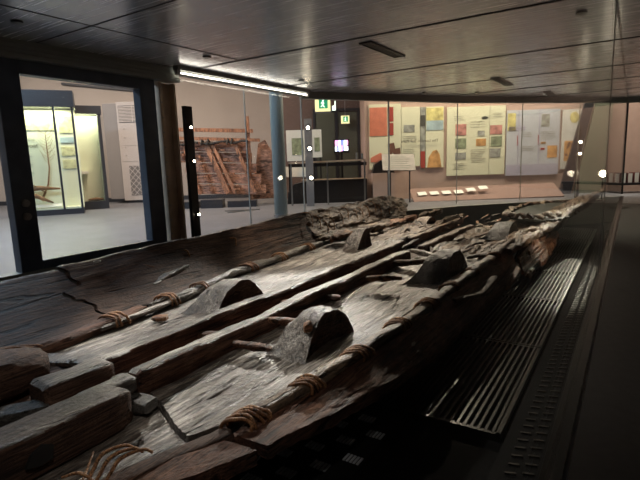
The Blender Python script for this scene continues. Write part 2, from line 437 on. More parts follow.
# glass door in a dark frame (left side of the case)
door = struct(empty('door_1', (-3.85, 2.4, .05)))
fr = MB(); fr.box(-.05, .05, -.66, -.50, 0, 1.56); fr.box(-.05, .05, .53, .70, 0, 1.56); fr.box(-.05, .05, -.50, .53, 1.46, 1.56); fr.box(-.05, .05, -.50, .53, 0, .07)
fr.build('door_frame', M['frame'], door, bevel=.006)
MB().box(-.006, .006, -.5, .53, .07, 1.46).build('door_pane', M['glass'], door)
for z in (.52, .42):
    t = MB(); t.tube([(.05, -.58, z), (.075, -.58, z)], .028, 16); t.tube([(.075, -.58, z), (.082, -.58, z)], .014, 12)
    t.build('door_lock', M['steel'], door)
ch = empty('metal_channel_post', (-3.85, 3.26, .05)); tag(ch, 'bronze-grey metal channel post between the glass door and the glass wall', 'post')
c = MB(); c.box(-.06, .06, -.12, -.085, 0, 1.55); c.box(-.06, .06, .055, .08, 0, 1.55); c.box(-.06, 0, -.085, .055, 0, 1.55)
c.build('channel', M['channel'], ch, bevel=.004)
for k in range(11): MB().tube([(.06, -.103, .1+k*.14), (.066, -.103, .1+k*.14)], .008, 8).build('rivet', M['steel'], ch)

# ------------------------------------------------------------------ THE BOAT
boat = thing('ancient_plank_boat', 'long blackened prehistoric oak plank boat lying inside the glass case', 'boat', (-1.8, 4.2, PIT))
XR = [(.3, -1.30), (.76, -1.22), (1.1, -1.11), (1.45, -1.06), (1.85, -1.02), (2.4, -1.0), (4.5, -.97), (5.5, -.92), (6.2, -.84), (7.0, -.66), (8.1, -.36)]
ZR = [(.3, -.10), (4.5, -.07), (5.5, -.04), (6.2, -.05), (6.8, .04), (7.4, .15), (8.1, .265)]
XL = [(.3, -2.40), (1.13, -2.45), (2., -2.55), (3., -2.72), (4.0, -2.80), (6.4, -2.74)]
RX = [(.3, -1.63), (1.1, -1.63), (4., -1.67), (6.5, -1.72)]   # right rail centre
LX = [(.3, -1.86), (1.1, -1.88), (2.5, -1.87), (4.4, -1.94), (6.5, -2.05)]
def rough_top(x, y, s=1.):
    gr = fbm(x*48+3*fbm(x*3, y*.8, 2.), y*1.7, 7.7, 3); gk = fbm(x*17+2*fbm(x*2, y*.6, 5.), y*.9, 3.3, 2)
    return -.007*max(0., gr-.12)*s - .016*max(0., gk-.34) + s*(.010*fbm(x*5, y*1.1, 1.7) + .007*fbm(x*24, y*2.6, 5.1) + .0035*fbm(x*70, y*7, 9.3, 3))
def farness(y): return max(0., min(1., (y-3.6)/2.2))
def right_plank(y0, y1, dz=0., ragged=None, mat='grey_oak', nu=None):
    def fn(u, v):
        y = lerp(y0, y1, u); xa = curve(RX, y)+.055; xb = curve(XR, y)-.05
        x = lerp(xa, xb, v)
        if ragged: y += ragged(u, v)
        z = -.105 + dz + .028*(1-math.sin(PI*min(1, v*1.0)))*.6 - .03*math.sin(PI*v)*.5
        z += rough_top(x, y, 1+1.6*farness(y)) + .05*farness(y)*fbm(x*2.5, y*1.6, 4.4)
        if y > 5.5: z += (curve(ZR, y)+.06)*v
        return (x, y, z)
    return fn
def crack_y(v): return 1.13 - .10*v - .05*v*v + .006*math.sin(v*7)
f0 = right_plank(.25, 1.1)
def near_fn(u, v):
    x, y, z = f0(u, v); yy = lerp(.25, crack_y(v)-.012, u); return (x, yy, z-.012+rough_top(x, yy, .6))
sheet('bottom_plank', near_fn, 80, 110, .05, M['grey_oak'], boat)
f1 = right_plank(1.1, 4.62)
def mid_fn(u, v):
    yy = lerp(crack_y(v)+.006, 4.62, u); x, y, z = f1((yy-1.1)/3.52, v); return (x, yy, z)
sheet('bottom_plank', mid_fn, 300, 130, .05, M['grey_oak'], boat)
f2 = right_plank(4.6, 8.3)
def far_keep(u, v):
    y = lerp(4.6, 8.3, u)
    lim = lerp(6.5, 8.6, max(0, (v-.3)/.7)) + .35*fbm(v*3, 2.2)
    return y < lim and not (fbm(y*1.9, v*3.5, 8.8) > .62)
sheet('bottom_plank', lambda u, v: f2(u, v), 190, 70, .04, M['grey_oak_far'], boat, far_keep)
# left bottom plank
def left_plank(y0, y1, rag=0.):
    def fn(u, v):
        y = lerp(y0, y1, u); xa = curve(XL, y)+.05; xb = curve(LX, y)-.02
        x = lerp(xa, xb, v)
        z = -.095 + .075*v**2.2 + rough_top(x, y, 1+1.5*farness(y)) + .05*farness(y)*fbm(x*2.5, y*1.6, 1.4)
        return (x, y, z)
    return fn
sheet('bottom_plank', left_plank(1.16, 4.7), 280, 120, .05, M['grey_oak'], boat)
g2 = left_plank(4.68, 7.3)
def far_keep_l(u, v):
    y = lerp(4.68, 7.3, u); return y < 6.1 + 1.0*v + .3*fbm(v*3, 7.2) and not (fbm(y*1.9, v*3.5, 3.8) > .65)
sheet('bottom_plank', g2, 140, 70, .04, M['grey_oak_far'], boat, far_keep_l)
def nearleft(u, v):
    y = lerp(.25, 1.15-.04*v, u); xa = curve(XL, y)+.05; x = lerp(xa, -1.70, v)
    return (x, y, -.13 + rough_top(x, y, 1.4))
sheet('bottom_plank', nearleft, 50, 40, .05, M['brown_oak'], boat)
# hull underside, dark, seen only past the right edge
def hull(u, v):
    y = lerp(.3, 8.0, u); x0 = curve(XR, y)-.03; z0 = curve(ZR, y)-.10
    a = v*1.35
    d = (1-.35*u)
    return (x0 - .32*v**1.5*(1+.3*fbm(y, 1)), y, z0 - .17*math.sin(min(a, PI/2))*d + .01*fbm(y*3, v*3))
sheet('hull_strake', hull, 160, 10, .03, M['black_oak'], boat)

# central rails
def rail_path(tab, y0, y1, z, n=14, wob=.006, seed=0.):
    return [(curve(tab, lerp(y0, y1, i/n)) + wob*math.sin(i*1.7+seed), lerp(y0, y1, i/n), z + .006*math.sin(i*1.1+seed) + (0 if lerp(y0,y1,i/n) < 3.6 else -.02*(lerp(y0,y1,i/n)-3.6))) for i in range(n+1)]
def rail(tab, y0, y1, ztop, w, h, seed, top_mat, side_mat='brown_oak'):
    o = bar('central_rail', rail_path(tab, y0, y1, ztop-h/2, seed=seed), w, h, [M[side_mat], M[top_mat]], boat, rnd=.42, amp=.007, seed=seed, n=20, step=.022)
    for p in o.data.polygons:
        if p.normal.z > .72: p.material_index = 1  # upward faces grey: weathering plus light from above put into the colour
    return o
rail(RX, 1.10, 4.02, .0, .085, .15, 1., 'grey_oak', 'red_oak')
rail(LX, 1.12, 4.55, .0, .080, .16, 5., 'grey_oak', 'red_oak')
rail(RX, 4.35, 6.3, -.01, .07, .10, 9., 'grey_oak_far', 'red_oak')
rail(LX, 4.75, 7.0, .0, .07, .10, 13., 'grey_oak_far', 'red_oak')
# trough floor between the rails
sheet('trough_floor', lambda u, v: (lerp(-1.90, -1.60, v), lerp(.4, 6.4, u), -.125 + .012*fbm(u*40, v*4)), 120, 8, .03, M['brown_oak'], boat)

# near end: heavy rails, blocks
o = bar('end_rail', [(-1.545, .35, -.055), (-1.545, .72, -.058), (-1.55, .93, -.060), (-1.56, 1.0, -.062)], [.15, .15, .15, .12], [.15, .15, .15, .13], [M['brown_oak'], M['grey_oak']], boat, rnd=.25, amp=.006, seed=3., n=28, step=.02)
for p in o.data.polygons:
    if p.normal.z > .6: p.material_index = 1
bar('end_rail', [(-1.60, .86, -.03), (-1.61, 1.08, -.03)], .075, .075, [M['grey_oak']], boat, rnd=.4, amp=.006, seed=4., n=16, step=.02)
# dark plate painted as the shade of a squarish hole in the near rail
hm = MB(); hm.poly([(-.05, -.022), (-.012, -.034), (.03, -.03), (.036, .012), (.006, .028), (-.03, .012)], -.004, .01)
ho = hm.build('hole_shade', M['seam'], boat); ho.location = (-1.463+1.8, .655-4.2, -.05-PIT); ho.rotation_euler = (0, 0, PI/2)
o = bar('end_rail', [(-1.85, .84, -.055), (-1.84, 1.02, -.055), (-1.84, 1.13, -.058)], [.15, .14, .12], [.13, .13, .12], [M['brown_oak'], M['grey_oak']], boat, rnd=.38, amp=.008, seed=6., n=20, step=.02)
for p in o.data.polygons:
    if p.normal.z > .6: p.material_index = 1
bar('end_block', [(-2.22, .50, -.05), (-2.20, .80, -.03), (-2.14, 1.02, -.04)], [.34, .36, .22], [.18, .2, .12], M['brown_oak'], boat, rnd=.6, amp=.02, seed=7., n=20, step=.03)
bar('end_block', [(-2.05, .3, -.10), (-2.0, .62, -.09)], [.2, .2], [.12, .1], M['black_oak'], boat, rnd=.5, amp=.015, seed=8.)
bar('end_block', [(-1.92, .70, -.085), (-1.80, .86, -.08)], .10, .05, M['chunk'], boat, rnd=.35, amp=.01, seed=9.)
bar('end_block', [(-1.78, .60, -.10), (-1.70, .84, -.10)], .08, .05, M['chunk'], boat, rnd=.4, amp=.01, seed=19.)
bar('wedge', [(-1.60, 1.035, -.085), (-1.47, 1.06, -.085)], .085, .05, M['chunk'], boat, rnd=.45, amp=.01, seed=10.)
bar('wedge', [(-1.77, 1.10, -.08), (-1.70, 1.17, -.075)], .07, .05, M['chunk'], boat, rnd=.45, amp=.008, seed=11.)
bar('plank_sliver', [(-2.30, 1.06, -.07), (-1.98, 1.20, -.065)], .10, .03, M['grey_oak'], boat, rnd=.4, amp=.008, seed=12.)

# transverse timbers and pegs through the cleats
for i, (a, b, w, h, mt) in enumerate((
    ((-1.57, 1.62, -.05), (-1.40, 1.70, -.075), .055, .035, 'red_oak'),
    ((-1.60, 1.93, -.03), (-1.44, 2.02, -.05), .06, .045, 'orange_oak'),
    ((-1.56, 2.99, -.035), (-1.33, 3.10, -.03), .055, .045, 'orange_oak'),
    ((-1.83, 1.64, -.07), (-1.72, 1.69, -.06), .06, .05, 'red_oak'),
    ((-1.80, 2.30, -.07), (-1.69, 2.36, -.06), .06, .05, 'red_oak'),
    ((-1.62, 2.52, -.06), (-1.52, 2.56, -.06), .06, .04, 'red_oak'),
    ((-1.75, 3.55, -.06), (-1.35, 3.78, -.04), .06, .05, 'brown_oak'),
    ((-1.68, 4.15, -.04), (-1.42, 4.0, -.04), .07, .05, 'grey_oak'))):
    bar('transverse_timber', [a, Vector(a).lerp(Vector(b), .5), b], [w*.7, w, w*.8], [h*.8, h, h*.7], M[mt], boat, rnd=.6, amp=.006, seed=20+i, step=.015)
for (x, y, mt) in ((-2.30, 1.72, 'orange_oak'), (-1.93, 2.10, 'grey_oak')):
    bar('peg', [(x, y, -.068), (x+.07, y+.05, -.065)], .05, .03, M[mt], boat, rnd=.6, amp=.006, seed=x, step=.015)

# cleats
def cleat(cx, cyy, zb, ry, h, tk, mat, seed=0., recess=True, lean=0., point=1., name='cleat', skew=0.):
    """upright half-round lug carved from the plank: dished towards the right, flared foot towards the left"""
    V = []; F = []; na = 34; nr = 14
    rows = []
    for i in range(na+1):
        a = PI*i/na
        c, s = math.cos(a), math.sin(a)**point
        cols = []
        for j in range(nr+1):
            t = j/nr                       # 0 = right face edge .. 1 = left foot
            x = cx + tk/2 - tk*t - .10*tk*math.sin(PI*t) - lean*s
            sc = 1.0 + .03*math.sin(PI*t) + (.55*(t-.55)**2 if t > .55 else 0)
            hh = h*(1 - .35*max(0, t-.35)**1.5)
            fl_ = (1-s)**3
            p = Vector((x - .5*tk*t*fl_, cyy - ry*c*sc*(1+.22*fl_) + skew*s, zb + hh*s))
            d = .012*fbm(p.x*9+seed, p.y*9, p.z*9) + .004*fbm(p.x*40, p.y*40+seed, p.z*40, 2)
            p += Vector((0, -c, s))*d
            cols.append(len(V)); V.append(tuple(p))
        rows.append(cols)
    for i in range(na):
        for j in range(nr): F.append((rows[i][j], rows[i+1][j], rows[i+1][j+1], rows[i][j+1]))
    # right face: concentric rings to a dished middle
    prev = [r[0] for r in rows]; K = 8
    for k in range(1, K+1):
        q = 1-k/(K+.0)
        cur = []
        for i in range(na+1):
            v = Vector(V[rows[i][0]]); c0 = Vector((v.x, cyy, zb))
            p = c0.lerp(v, q)
            dish = (.30*tk if recess else .06*tk) * math.sin(min(1., (1-q)*1.35)*PI/2)
            p.x -= dish; p.x += .012*fbm(p.y*16+seed, p.z*16, 3.)
            cur.append(len(V)); V.append(tuple(p))
        for i in range(na): F.append((prev[i], cur[i], cur[i+1], prev[i+1]))
        prev = cur
    # left face closed
    prev = [r[nr] for r in rows]; c0 = len(V); V.append((cx-tk/2-.02, cyy, zb))
    for i in range(na): F.append((prev[i], prev[i+1], c0))
    me = mesh_of(name, V, F); bm = bmesh.new(); bm.from_mesh(me); bmesh.ops.recalc_face_normals(bm, faces=bm.faces); bm.to_mesh(me); bm.free()
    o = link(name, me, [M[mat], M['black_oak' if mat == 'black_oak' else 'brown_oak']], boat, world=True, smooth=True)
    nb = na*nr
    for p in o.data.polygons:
        if nb <= p.index < nb+na*K: p.material_index = 1  # grey cleats: shade of the right face put into a darker oak
    try: me.set_sharp_from_angle(angle=math.radians(48))
    except Exception: pass
    return o
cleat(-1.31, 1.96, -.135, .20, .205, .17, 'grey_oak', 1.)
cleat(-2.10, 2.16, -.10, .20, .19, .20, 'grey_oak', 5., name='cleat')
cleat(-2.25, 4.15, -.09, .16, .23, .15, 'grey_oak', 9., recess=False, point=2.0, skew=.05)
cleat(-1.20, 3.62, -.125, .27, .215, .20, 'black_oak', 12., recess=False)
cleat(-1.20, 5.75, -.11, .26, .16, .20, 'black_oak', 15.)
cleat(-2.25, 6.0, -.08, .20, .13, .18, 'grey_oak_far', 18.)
k_ = bar('knot', [(-1.275, 1.83, .03), (-1.255, 1.80, .015)], .05, .06, M['orange_oak'], boat, rnd=.9, amp=.01, seed=4.)
bar('cleat_filling', [(-2.08, 2.10, -.075), (-2.06, 2.25, -.07)], .06, .05, M['red_oak'], boat, rnd=.6, amp=.015, seed=31.)
bar('cleat_filling', [(-2.02, 2.21, -.08), (-1.99, 2.30, -.08)], .05, .03, M['grey_oak_far'], boat, rnd=.6, amp=.01, seed=32.)
# low swelling of the left plank that leads up to the pointed cleat
sheet('plank_ridge', lambda u, v: (lerp(-2.50, -2.06, v), lerp(2.9, 4.15, u), -.10 + .085*math.sin(PI*v)**1.2*u**1.5 + rough_top(v*.5, u*1.3, 1.)), 80, 30, .03, M['grey_oak'], boat)

# seam laths
bar('seam_lath', [(curve(XR, y)+.0, y, curve(ZR, y)-.01 + .01*math.sin(y*5)) for y in [.35+.25*i for i in range(4)]], .075, .045, M['brown_oak'], boat, rnd=.7, amp=.008, seed=41., rag=.02)
bar('seam_lath', [(curve(XR, y)+.0, y, curve(ZR, y)+.005 + .008*math.sin(y*4)) for y in [1.16+.28*i for i in range(12)]], .070, .058, M['grey_oak_far'], boat, rnd=.8, amp=.010, seed=42., n=14)
bar('seam_lath', [(curve(XR, y)-.02, y, curve(ZR, y)+.015 + .012*math.sin(y*7)) for y in [4.3+.3*i for i in range(8)]], [.06, .07, .05, .07, .05, .06, .05, .04], .05, M['grey_oak_far'], boat, rnd=.8, amp=.02, seed=43.)
bar('seam_lath', [(curve(XL, y)+.05, y, -.065+.008*math.sin(y*4)) for y in [.9+.3*i for i in range(4)]], .085, .07, M['red_oak'], boat, rnd=.7, amp=.012, seed=44., rag=.03)
bar('seam_lath', [(curve(XL, y)+.05, y, -.06+.01*math.sin(y*5)) for y in [1.85+.3*i for i in range(9)]], .055, .06, M['grey_oak'], boat, rnd=.7, amp=.012, seed=45.)
bar('seam_lath', [(curve(XL, y)+.09, y, -.06) for y in (1.45, 1.7, 1.95, 2.2)], [.03, .05, .05, .02], .03, M['grey_oak'], boat, rnd=.7, amp=.008, seed=46.)
bar('seam_lath', [(curve(XL, y)+.04, y, -.02+.012*math.sin(y*6)) for y in [4.2+.3*i for i in range(8)]], .07, .06, M['grey_oak_far'], boat, rnd=.8, amp=.02, seed=47.)

# side planks
def side_left(y0f, y1f, gun, nz=1.):
    def fn(u, v):
        # v: 0 seam .. 1 gunwale
        y = lerp(y0f(v), y1f(v), u); g = curve(gun, y)
        x = lerp(curve(XL, y)-.01, -2.97, v**.75) + .02*math.sin(PI*v)
        z = lerp(-.06, g, v**1.15) + .002*fbm(y*5, v*5)
        if v > .97: z += .010*fbm(y*6, 3.3) 
        x += nz*(.010*fbm(y*1.2, v*2.5, 2.) + .003*fbm(y*5, v*9, 6.))
        return (x, y, z)
    return fn
GUN = [(.2, .12), (1.22, .18), (1.52, .205), (2.53, .23), (3.22, .235), (4.17, .27), (5.26, .265), (6.46, .29)]
def sp(name, fn, nu, nv, mat):
    V = []; F = []
    for i in range(nu+1):
        for j in range(nv+1): V.append(fn(i/nu, j/nv))
    n = len(V); V += [(x-.05, y, z-.004) for x, y, z in V]; rim = []
    idx = lambda i, j: i*(nv+1)+j
    for i in range(nu):
        for j in range(nv):
            a, b, c, d = idx(i, j), idx(i+1, j), idx(i+1, j+1), idx(i, j+1)
            F.append((a, b, c, d)); F.append((d+n, c+n, b+n, a+n))
            if i == 0: F.append((a, d, d+n, a+n))
            if i == nu-1: F.append((c, b, b+n, c+n))
            if j == 0: F.append((b, a, a+n, b+n))
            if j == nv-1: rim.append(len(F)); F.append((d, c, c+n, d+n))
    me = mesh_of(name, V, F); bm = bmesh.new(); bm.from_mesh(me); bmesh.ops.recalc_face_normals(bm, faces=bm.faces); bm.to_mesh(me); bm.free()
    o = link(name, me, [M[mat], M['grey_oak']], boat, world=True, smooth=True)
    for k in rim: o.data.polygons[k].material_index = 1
    try: me.set_sharp_from_angle(angle=math.radians(50))
    except Exception: pass
    return o
def cr(v): return 1.60 - .06*v + (.05 if v > .62 else 0) - (.06 if .4 < v < .62 else 0) + .012*math.sin(v*30)
sp('side_plank', side_left(lambda v: .2, lambda v: cr(v)-.012, [(.2, .15), (1.5, .19)]), 70, 30, 'brown_oak')
sp('side_plank', side_left(lambda v: cr(v)+.008, lambda v: 4.25+.06*math.sin(v*9), GUN, 1.3), 150, 30, 'brown_oak')
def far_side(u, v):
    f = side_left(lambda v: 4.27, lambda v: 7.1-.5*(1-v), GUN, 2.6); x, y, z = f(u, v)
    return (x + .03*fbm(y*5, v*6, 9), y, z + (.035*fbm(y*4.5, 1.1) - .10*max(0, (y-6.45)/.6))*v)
sp('side_plank', far_side, 150, 36, 'grey_oak_far')  # paler oak puts the light missing on this far side into its colour
for k, (y, z) in enumerate(((1.555, .075), (1.80, .20))):
    bar('conservation_clip', [(-2.93, y-.02, z), (-2.92, y+.025, z+.004)], .012, .014, M['steel'], boat, amp=0, rnd=.5)
# withy stubs and a slot fragment on the inner face of the side plank
bar('plank_fragment', [(-2.72, 2.06, .0), (-2.76, 2.22, .03), (-2.80, 2.46, .05)], [.05, .06, .03], .04, M['grey_oak'], boat, rnd=.6, amp=.012, seed=51.)

# lower right side plank
def low_right(u, v):
    y = lerp(.35, 4.7, u); x0 = curve(XR, y)+.015; z0 = curve(ZR, y)
    wid = lerp(.17, .12, u); z1 = curve([(.35, -.035), (1.1, -.085), (1.65, -.15), (2.5, -.23), (4.7, -.28)], y)
    x = x0 + wid*v**.8 ; z = lerp(z0-.005, z1-.01, v**1.3)
    return (x + .008*fbm(y*5, v*5), y, z + .006*fbm(y*7, v*12, 2.) + .003*fbm(y*30, v*30))
def low_keep(u, v):
    return not (abs(u-.165) < .004)
sheet('side_plank', low_right, 230, 14, .05, M['red_oak'], boat, low_keep)
# the split orange piece at the far right, sliver hanging below
sheet('split_plank', lambda u, v: (lerp(-.79, -.70, v) + .015*fbm(u*6, v*9) - .02*u, lerp(4.35, 6.9, u), lerp(-.06-.04*u, -.28-.02*u, v) + .02*fbm(u*9, v*14, 2)), 90, 20, .04, M['orange_oak'], boat,
      lambda u, v: v < .62 + .5*math.sin(PI*u)**.7*.6 + .25*fbm(u*6, 1.) and not (fbm(u*14, v*3, 6) > .55))
bar('plank_sliver', [(-.79, 4.5, -.17), (-.79, 4.22, -.22), (-.80, 3.97, -.27)], [.06, .045, .02], [.035, .025, .012], M['orange_oak'], boat, rnd=.7, amp=.004, seed=61.)
bar('plank_sliver', [(-.92, 3.0, -.12), (-.86, 3.4, -.16), (-.85, 3.8, -.13)], [.03, .08, .06], .03, M['brown_oak'], boat, rnd=.6, amp=.01, seed=62.)
# far right strake curling up
bar('far_strake', [(-.93, 4.6, -.08), (-.87, 5.4, -.06), (-.80, 6.1, -.05), (-.66, 6.9, .05), (-.50, 7.5, .16), (-.36, 8.0, .25), (-.32, 8.25, .29)], [.10, .10, .12, .10, .08, .06, .045], [.07, .08, .07, .06, .05, .045, .04], M['grey_oak_far'], boat, rnd=.7, amp=.03, seed=71., n=14)
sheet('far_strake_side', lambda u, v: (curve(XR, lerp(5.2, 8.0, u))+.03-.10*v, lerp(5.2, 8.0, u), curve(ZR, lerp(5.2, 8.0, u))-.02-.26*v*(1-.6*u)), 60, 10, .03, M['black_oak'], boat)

# withy lashings
def withy(x, y, z, rad, n, spread, seed, ang=0., flat=.75, arc=(0., PI), r=.0065, tail=True):
    m = MB(); rnd = random.Random(seed)
    for k in range(n):
        oy = (k-(n-1)/2)*spread + rnd.uniform(-.004, .004); tw = rnd.uniform(-.25, .25)+ang
        pts = []
        for i in range(13):
            a = lerp(arc[0]-.25, arc[1]+.35, i/12)
            rr = rad*(1+rnd.uniform(-.05, .05)+.06*k % .1)
            px = -math.cos(a)*rr; pz = math.sin(a)*rr*flat
            pts.append((x+px, y+oy+tw*px+.006*math.sin(i+k), z+pz))
        m.tube(pts, r*rnd.uniform(.8, 1.15), 7)
    return m.build('withy_lashing', M['withy'], boat, world=True, smooth=True)
for i, (x, y, n) in enumerate(((-1.09, 1.16, 5), (-1.05, 1.47, 4), (-1.02, 1.84, 4), (-1.01, 2.28, 5), (-1.0, 2.70, 5), (-1.0, 3.14, 5), (-.99, 3.6, 4), (-.98, 4.3, 3))):
    withy(x, y, curve(ZR, y)+.0, .050, n, .022, 100+i, ang=.55)
for i, (x, y, n) in enumerate(((1, 1.56, 3), (1, 1.99, 3), (1, 2.33, 3), (1, 2.98, 4), (1, 3.45, 3), (1, 3.98, 4), (1, 4.9, 3), (1, 5.6, 3))):
    withy(curve(XL, y)+.05, y, -.065, .066 if y < 2.1 else .058, n, .024, 200+i, ang=.45, r=.0075 if y < 2.2 else .0065)
withy(-2.45, 1.0, -.05, .07, 4, .02, 301, ang=1.2, flat=.35)
# curling loose withies near the lower left and on the side plank
def strand(pts, r=.006, name='loose_withy'):
    P_ = [Vector(p) for p in pts]; out = []
    for i in range(len(P_)-1):
        p0 = P_[max(0, i-1)]; p1 = P_[i]; p2 = P_[i+1]; p3 = P_[min(len(P_)-1, i+2)]
        for s in range(6):
            t = s/6; out.append(.5*((2*p1)+(p2-p0)*t+(2*p0-5*p1+4*p2-p3)*t*t+(3*p1-p0-3*p2+p3)*t**3))
    out.append(P_[-1]); n = len(out)
    return MB().tube(out, [r*(1-.5*abs(i/(n-1)-.4)) for i in range(n)], 7).build(name, M['withy'], boat, world=True, smooth=True)
for dx, dy, s in ((0, 0, 1.), (.022, .01, .85), (.04, .03, .7)):
    strand([(-1.25+dx, .66+dy, -.09), (-1.255+dx, .69+dy, -.09+.035*s), (-1.26+dx, .73+dy, -.09+.065*s), (-1.24+dx, .79+dy, -.085+.06*s), (-1.22+dx, .81+dy, -.09+.045*s)], .006)
strand([(-1.33, .74, -.05), (-1.27, .67, -.07), (-1.25, .62, -.09)], .004)
strand([(-1.31, .63, -.06), (-1.27, .66, -.05), (-1.22, .67, -.07), (-1.19, .64, -.09)], .005)
strand([(-2.90, 2.05, .14), (-2.86, 2.12, .12), (-2.83, 2.17, .10)], .006)
strand([(-2.92, 2.52, .16), (-2.88, 2.53, .15), (-2.86, 2.54, .09), (-2.83, 2.55, .05)], .008)
strand([(-2.93, 3.05, .17), (-2.90, 3.10, .16), (-2.88, 3.08, .10)], .007)
for i in range(13):
    rr = random.Random(500+i); y = 4.2 + i*.17 + rr.uniform(-.05, .05); z = .16 + rr.uniform(-.1, .06)
    strand([(-2.95, y, z+.06), (-2.90, y+.05, z+.04), (-2.86, y+.04, z-.02), (-2.84, y+.01, z-.09)], .006)

# broken fragments lying on the far end
for i in range(64):
    rr = random.Random(900+i)
    y = rr.uniform(4.3, 8.0)
    xlo = lerp(-2.75, -1.2, max(0, (y-6.0)/2.2)); xhi = curve(XR, y)+.0
    x = rr.uniform(xlo, xhi); ln = rr.uniform(.08, .42)*(1 if rr.random() < .75 else 1.8); a = rr.gauss(0, .28)
    t_ = farness(y); z = -.085 + .05*t_*fbm(x*2.5, y*1.6, 4.4) + rr.uniform(-.01, .012) + (max(0, (y-6.2))*.10)*max(0, (x-xlo)/(xhi-xlo))
    w = rr.uniform(.02, .065); h = rr.uniform(.012, .03)
    mt = rr.choice(['grey_oak_far']*3 + ['brown_oak']*5 + ['orange_oak', 'red_oak', 'red_oak', 'black_oak'])
    bar('plank_fragment', [(x-math.sin(a)*ln/2, y-math.cos(a)*ln/2, z), (x+.01, y, z+.012), (x+math.sin(a)*ln/2, y+math.cos(a)*ln/2, z+rr.uniform(-.01, .02))], [w*.5, w, w*.4], h, M[mt], boat, rnd=.55, amp=.014, seed=i*3.1, n=9, step=.035, rag=.03)
for i in range(7):
    rr = random.Random(1500+i); y = 4.3+.42*i; x = -2.66+.03*i
    bar('plank_fragment', [(x, y, -.03), (x+.05, y+.2, .01), (x+.02, y+.45, -.01)], [.05, .10, .05], .06, M[rr.choice(['grey_oak_far', 'orange_oak', 'brown_oak'])], boat, rnd=.6, amp=.03, seed=i*7., n=10, rag=.04)
# dark board lying at the far end with a crusted rim
mp_ = sheet('mounting_board', lambda u, v: (lerp(-1.36, -.66, v)+.04*math.sin(u*7)*(1-v)+.18*u*v, lerp(6.35, 8.35, u)+.25*v*(1-u)*-.6, .025+.03*u+.006*fbm(u*3, v*3)), 40, 20, .02, M['plate'], boat, lambda u, v: ((u-.5)/.5)**4+((v-.5)/.5)**4 < .95)
for i in range(26):
    rr = random.Random(1700+i); a = 2*PI*i/26
    x = -.98+.40*math.cos(a)+.1*math.sin(a); y = 7.35+1.05*math.sin(a); ln = rr.uniform(.1, .3)
    bar('rim_fragment', [(x-.1*ln*math.sin(a)*3, y-ln/2*abs(math.cos(a)), .04), (x, y, .06+rr.uniform(0, .03)), (x+.1*ln*3*math.sin(a), y+ln/2*abs(math.cos(a)), .045)], rr.uniform(.04, .1), rr.uniform(.03, .05), M[rr.choice(['grey_oak_far', 'grey_oak_far', 'brown_oak'])], boat, rnd=.6, amp=.03, seed=i*1.3, n=9, rag=.03)

# cradles carrying the boat
crd = None
for i, y in enumerate((2.12, 3.2, 4.4, 5.7)):
    c = thing('display_cradle', 'black steel cradle under the boat, %s' % ('nearest the front', 'second from the front', 'second from the far end', 'nearest the far end')[i], 'stand', (-1.8, y, PIT), 0, 'cradles under the boat')
    MB().box(-.60, .40, -.03, .03, .12, .16).build('crossbar', M['black'], c)
    for x in (-.5, .35): MB().box(x-.02, x+.02, -.02, .02, 0, .12).build('leg', M['black'], c)

# ------------------------------------------------------------------ case floor: gratings and tread plates
gy = [2.05, 3.2, 4.35, 5.5, 6.65, 7.8, 8.95]
for i, y in enumerate(gy[:-1]):
    g = thing('floor_grating', '%s slotted metal floor grating beside the boat' % ('nearest', 'second', 'third', 'fourth', 'fifth', 'farthest')[i], 'grating', (-.82, y, PIT), 0, 'gratings beside the boat')
    m = MB()
    for k in range(24):
        x = -.37+k*.032; m.box(x-.006, x+.006, .01, 1.13, .012, .036)
    m.build('slats', M['grate'], g)
    m = MB(); m.box(-.40, .40, 0, .02, 0, .035); m.box(-.40, .40, 1.12, 1.14, 0, .035); m.box(-.42, -.39, 0, 1.14, 0, .035); m.box(.38, .40, 0, 1.14, 0, .035)
    m.build('rim', M['grate'], g)
tp = thing('tread_strip', 'narrow dark anti-slip tread strip running along the glass', 'tread plate', (-.30, 1.0, PIT))
MB().box(-.10, .10, 0, 8.0, 0, .02).build('plate', M['tread'], tp)
m = MB()
for k in range(120):
    y = .1 + k*.065
    for q in range(2): m.beam((-.05+q*.06, y+.03*q, .023), (-.01+q*.06, y+.03*q+.012, .023), .010, .006)
m.build('raised_ticks', M['tick_dim'], tp)
tq = thing('tread_plate', 'dark anti-slip plate with checkerboard raised ticks under the near edge of the boat', 'tread plate', (-1.30, 1.65, PIT))
MB().box(-.45, .44, -.6, .38, 0, .02).build('plate', M['tread'], tq)
m = MB()
for a in range(9):
    for b in range(8):
        if (a+b) % 2: continue
        for q in range(5):
            x = -.40+a*.095+q*.016; y = -.50+b*.105; m.box(x-.005, x+.005, y, y+.05, .02, .024)
m.build('raised_ticks', M['tick'], tq)

ul = thing('added_uplight', 'added cool light hidden under the boat beside the checkered tread plate', 'light', (-1.56, .72, PIT+.02))  # unseen lamp added so the tread ticks catch bluish light
MB().box(-.05, .05, -.03, .03, -.02, .05).build('body', M['black'], ul)
l = bpy.data.lights.new('lamp', 'SPOT'); l.energy = 9; l.color = (.70, .85, 1); l.spot_size = .9; l.spot_blend = .5; l.shadow_soft_size = .02
o = bpy.data.objects.new('lamp', l); C.objects.link(o); o.parent = ul; o.location = (.04, .05, .12)
o.rotation_euler = Vector((.36, .85, -.10)).to_track_quat('-Z', 'Y').to_euler()
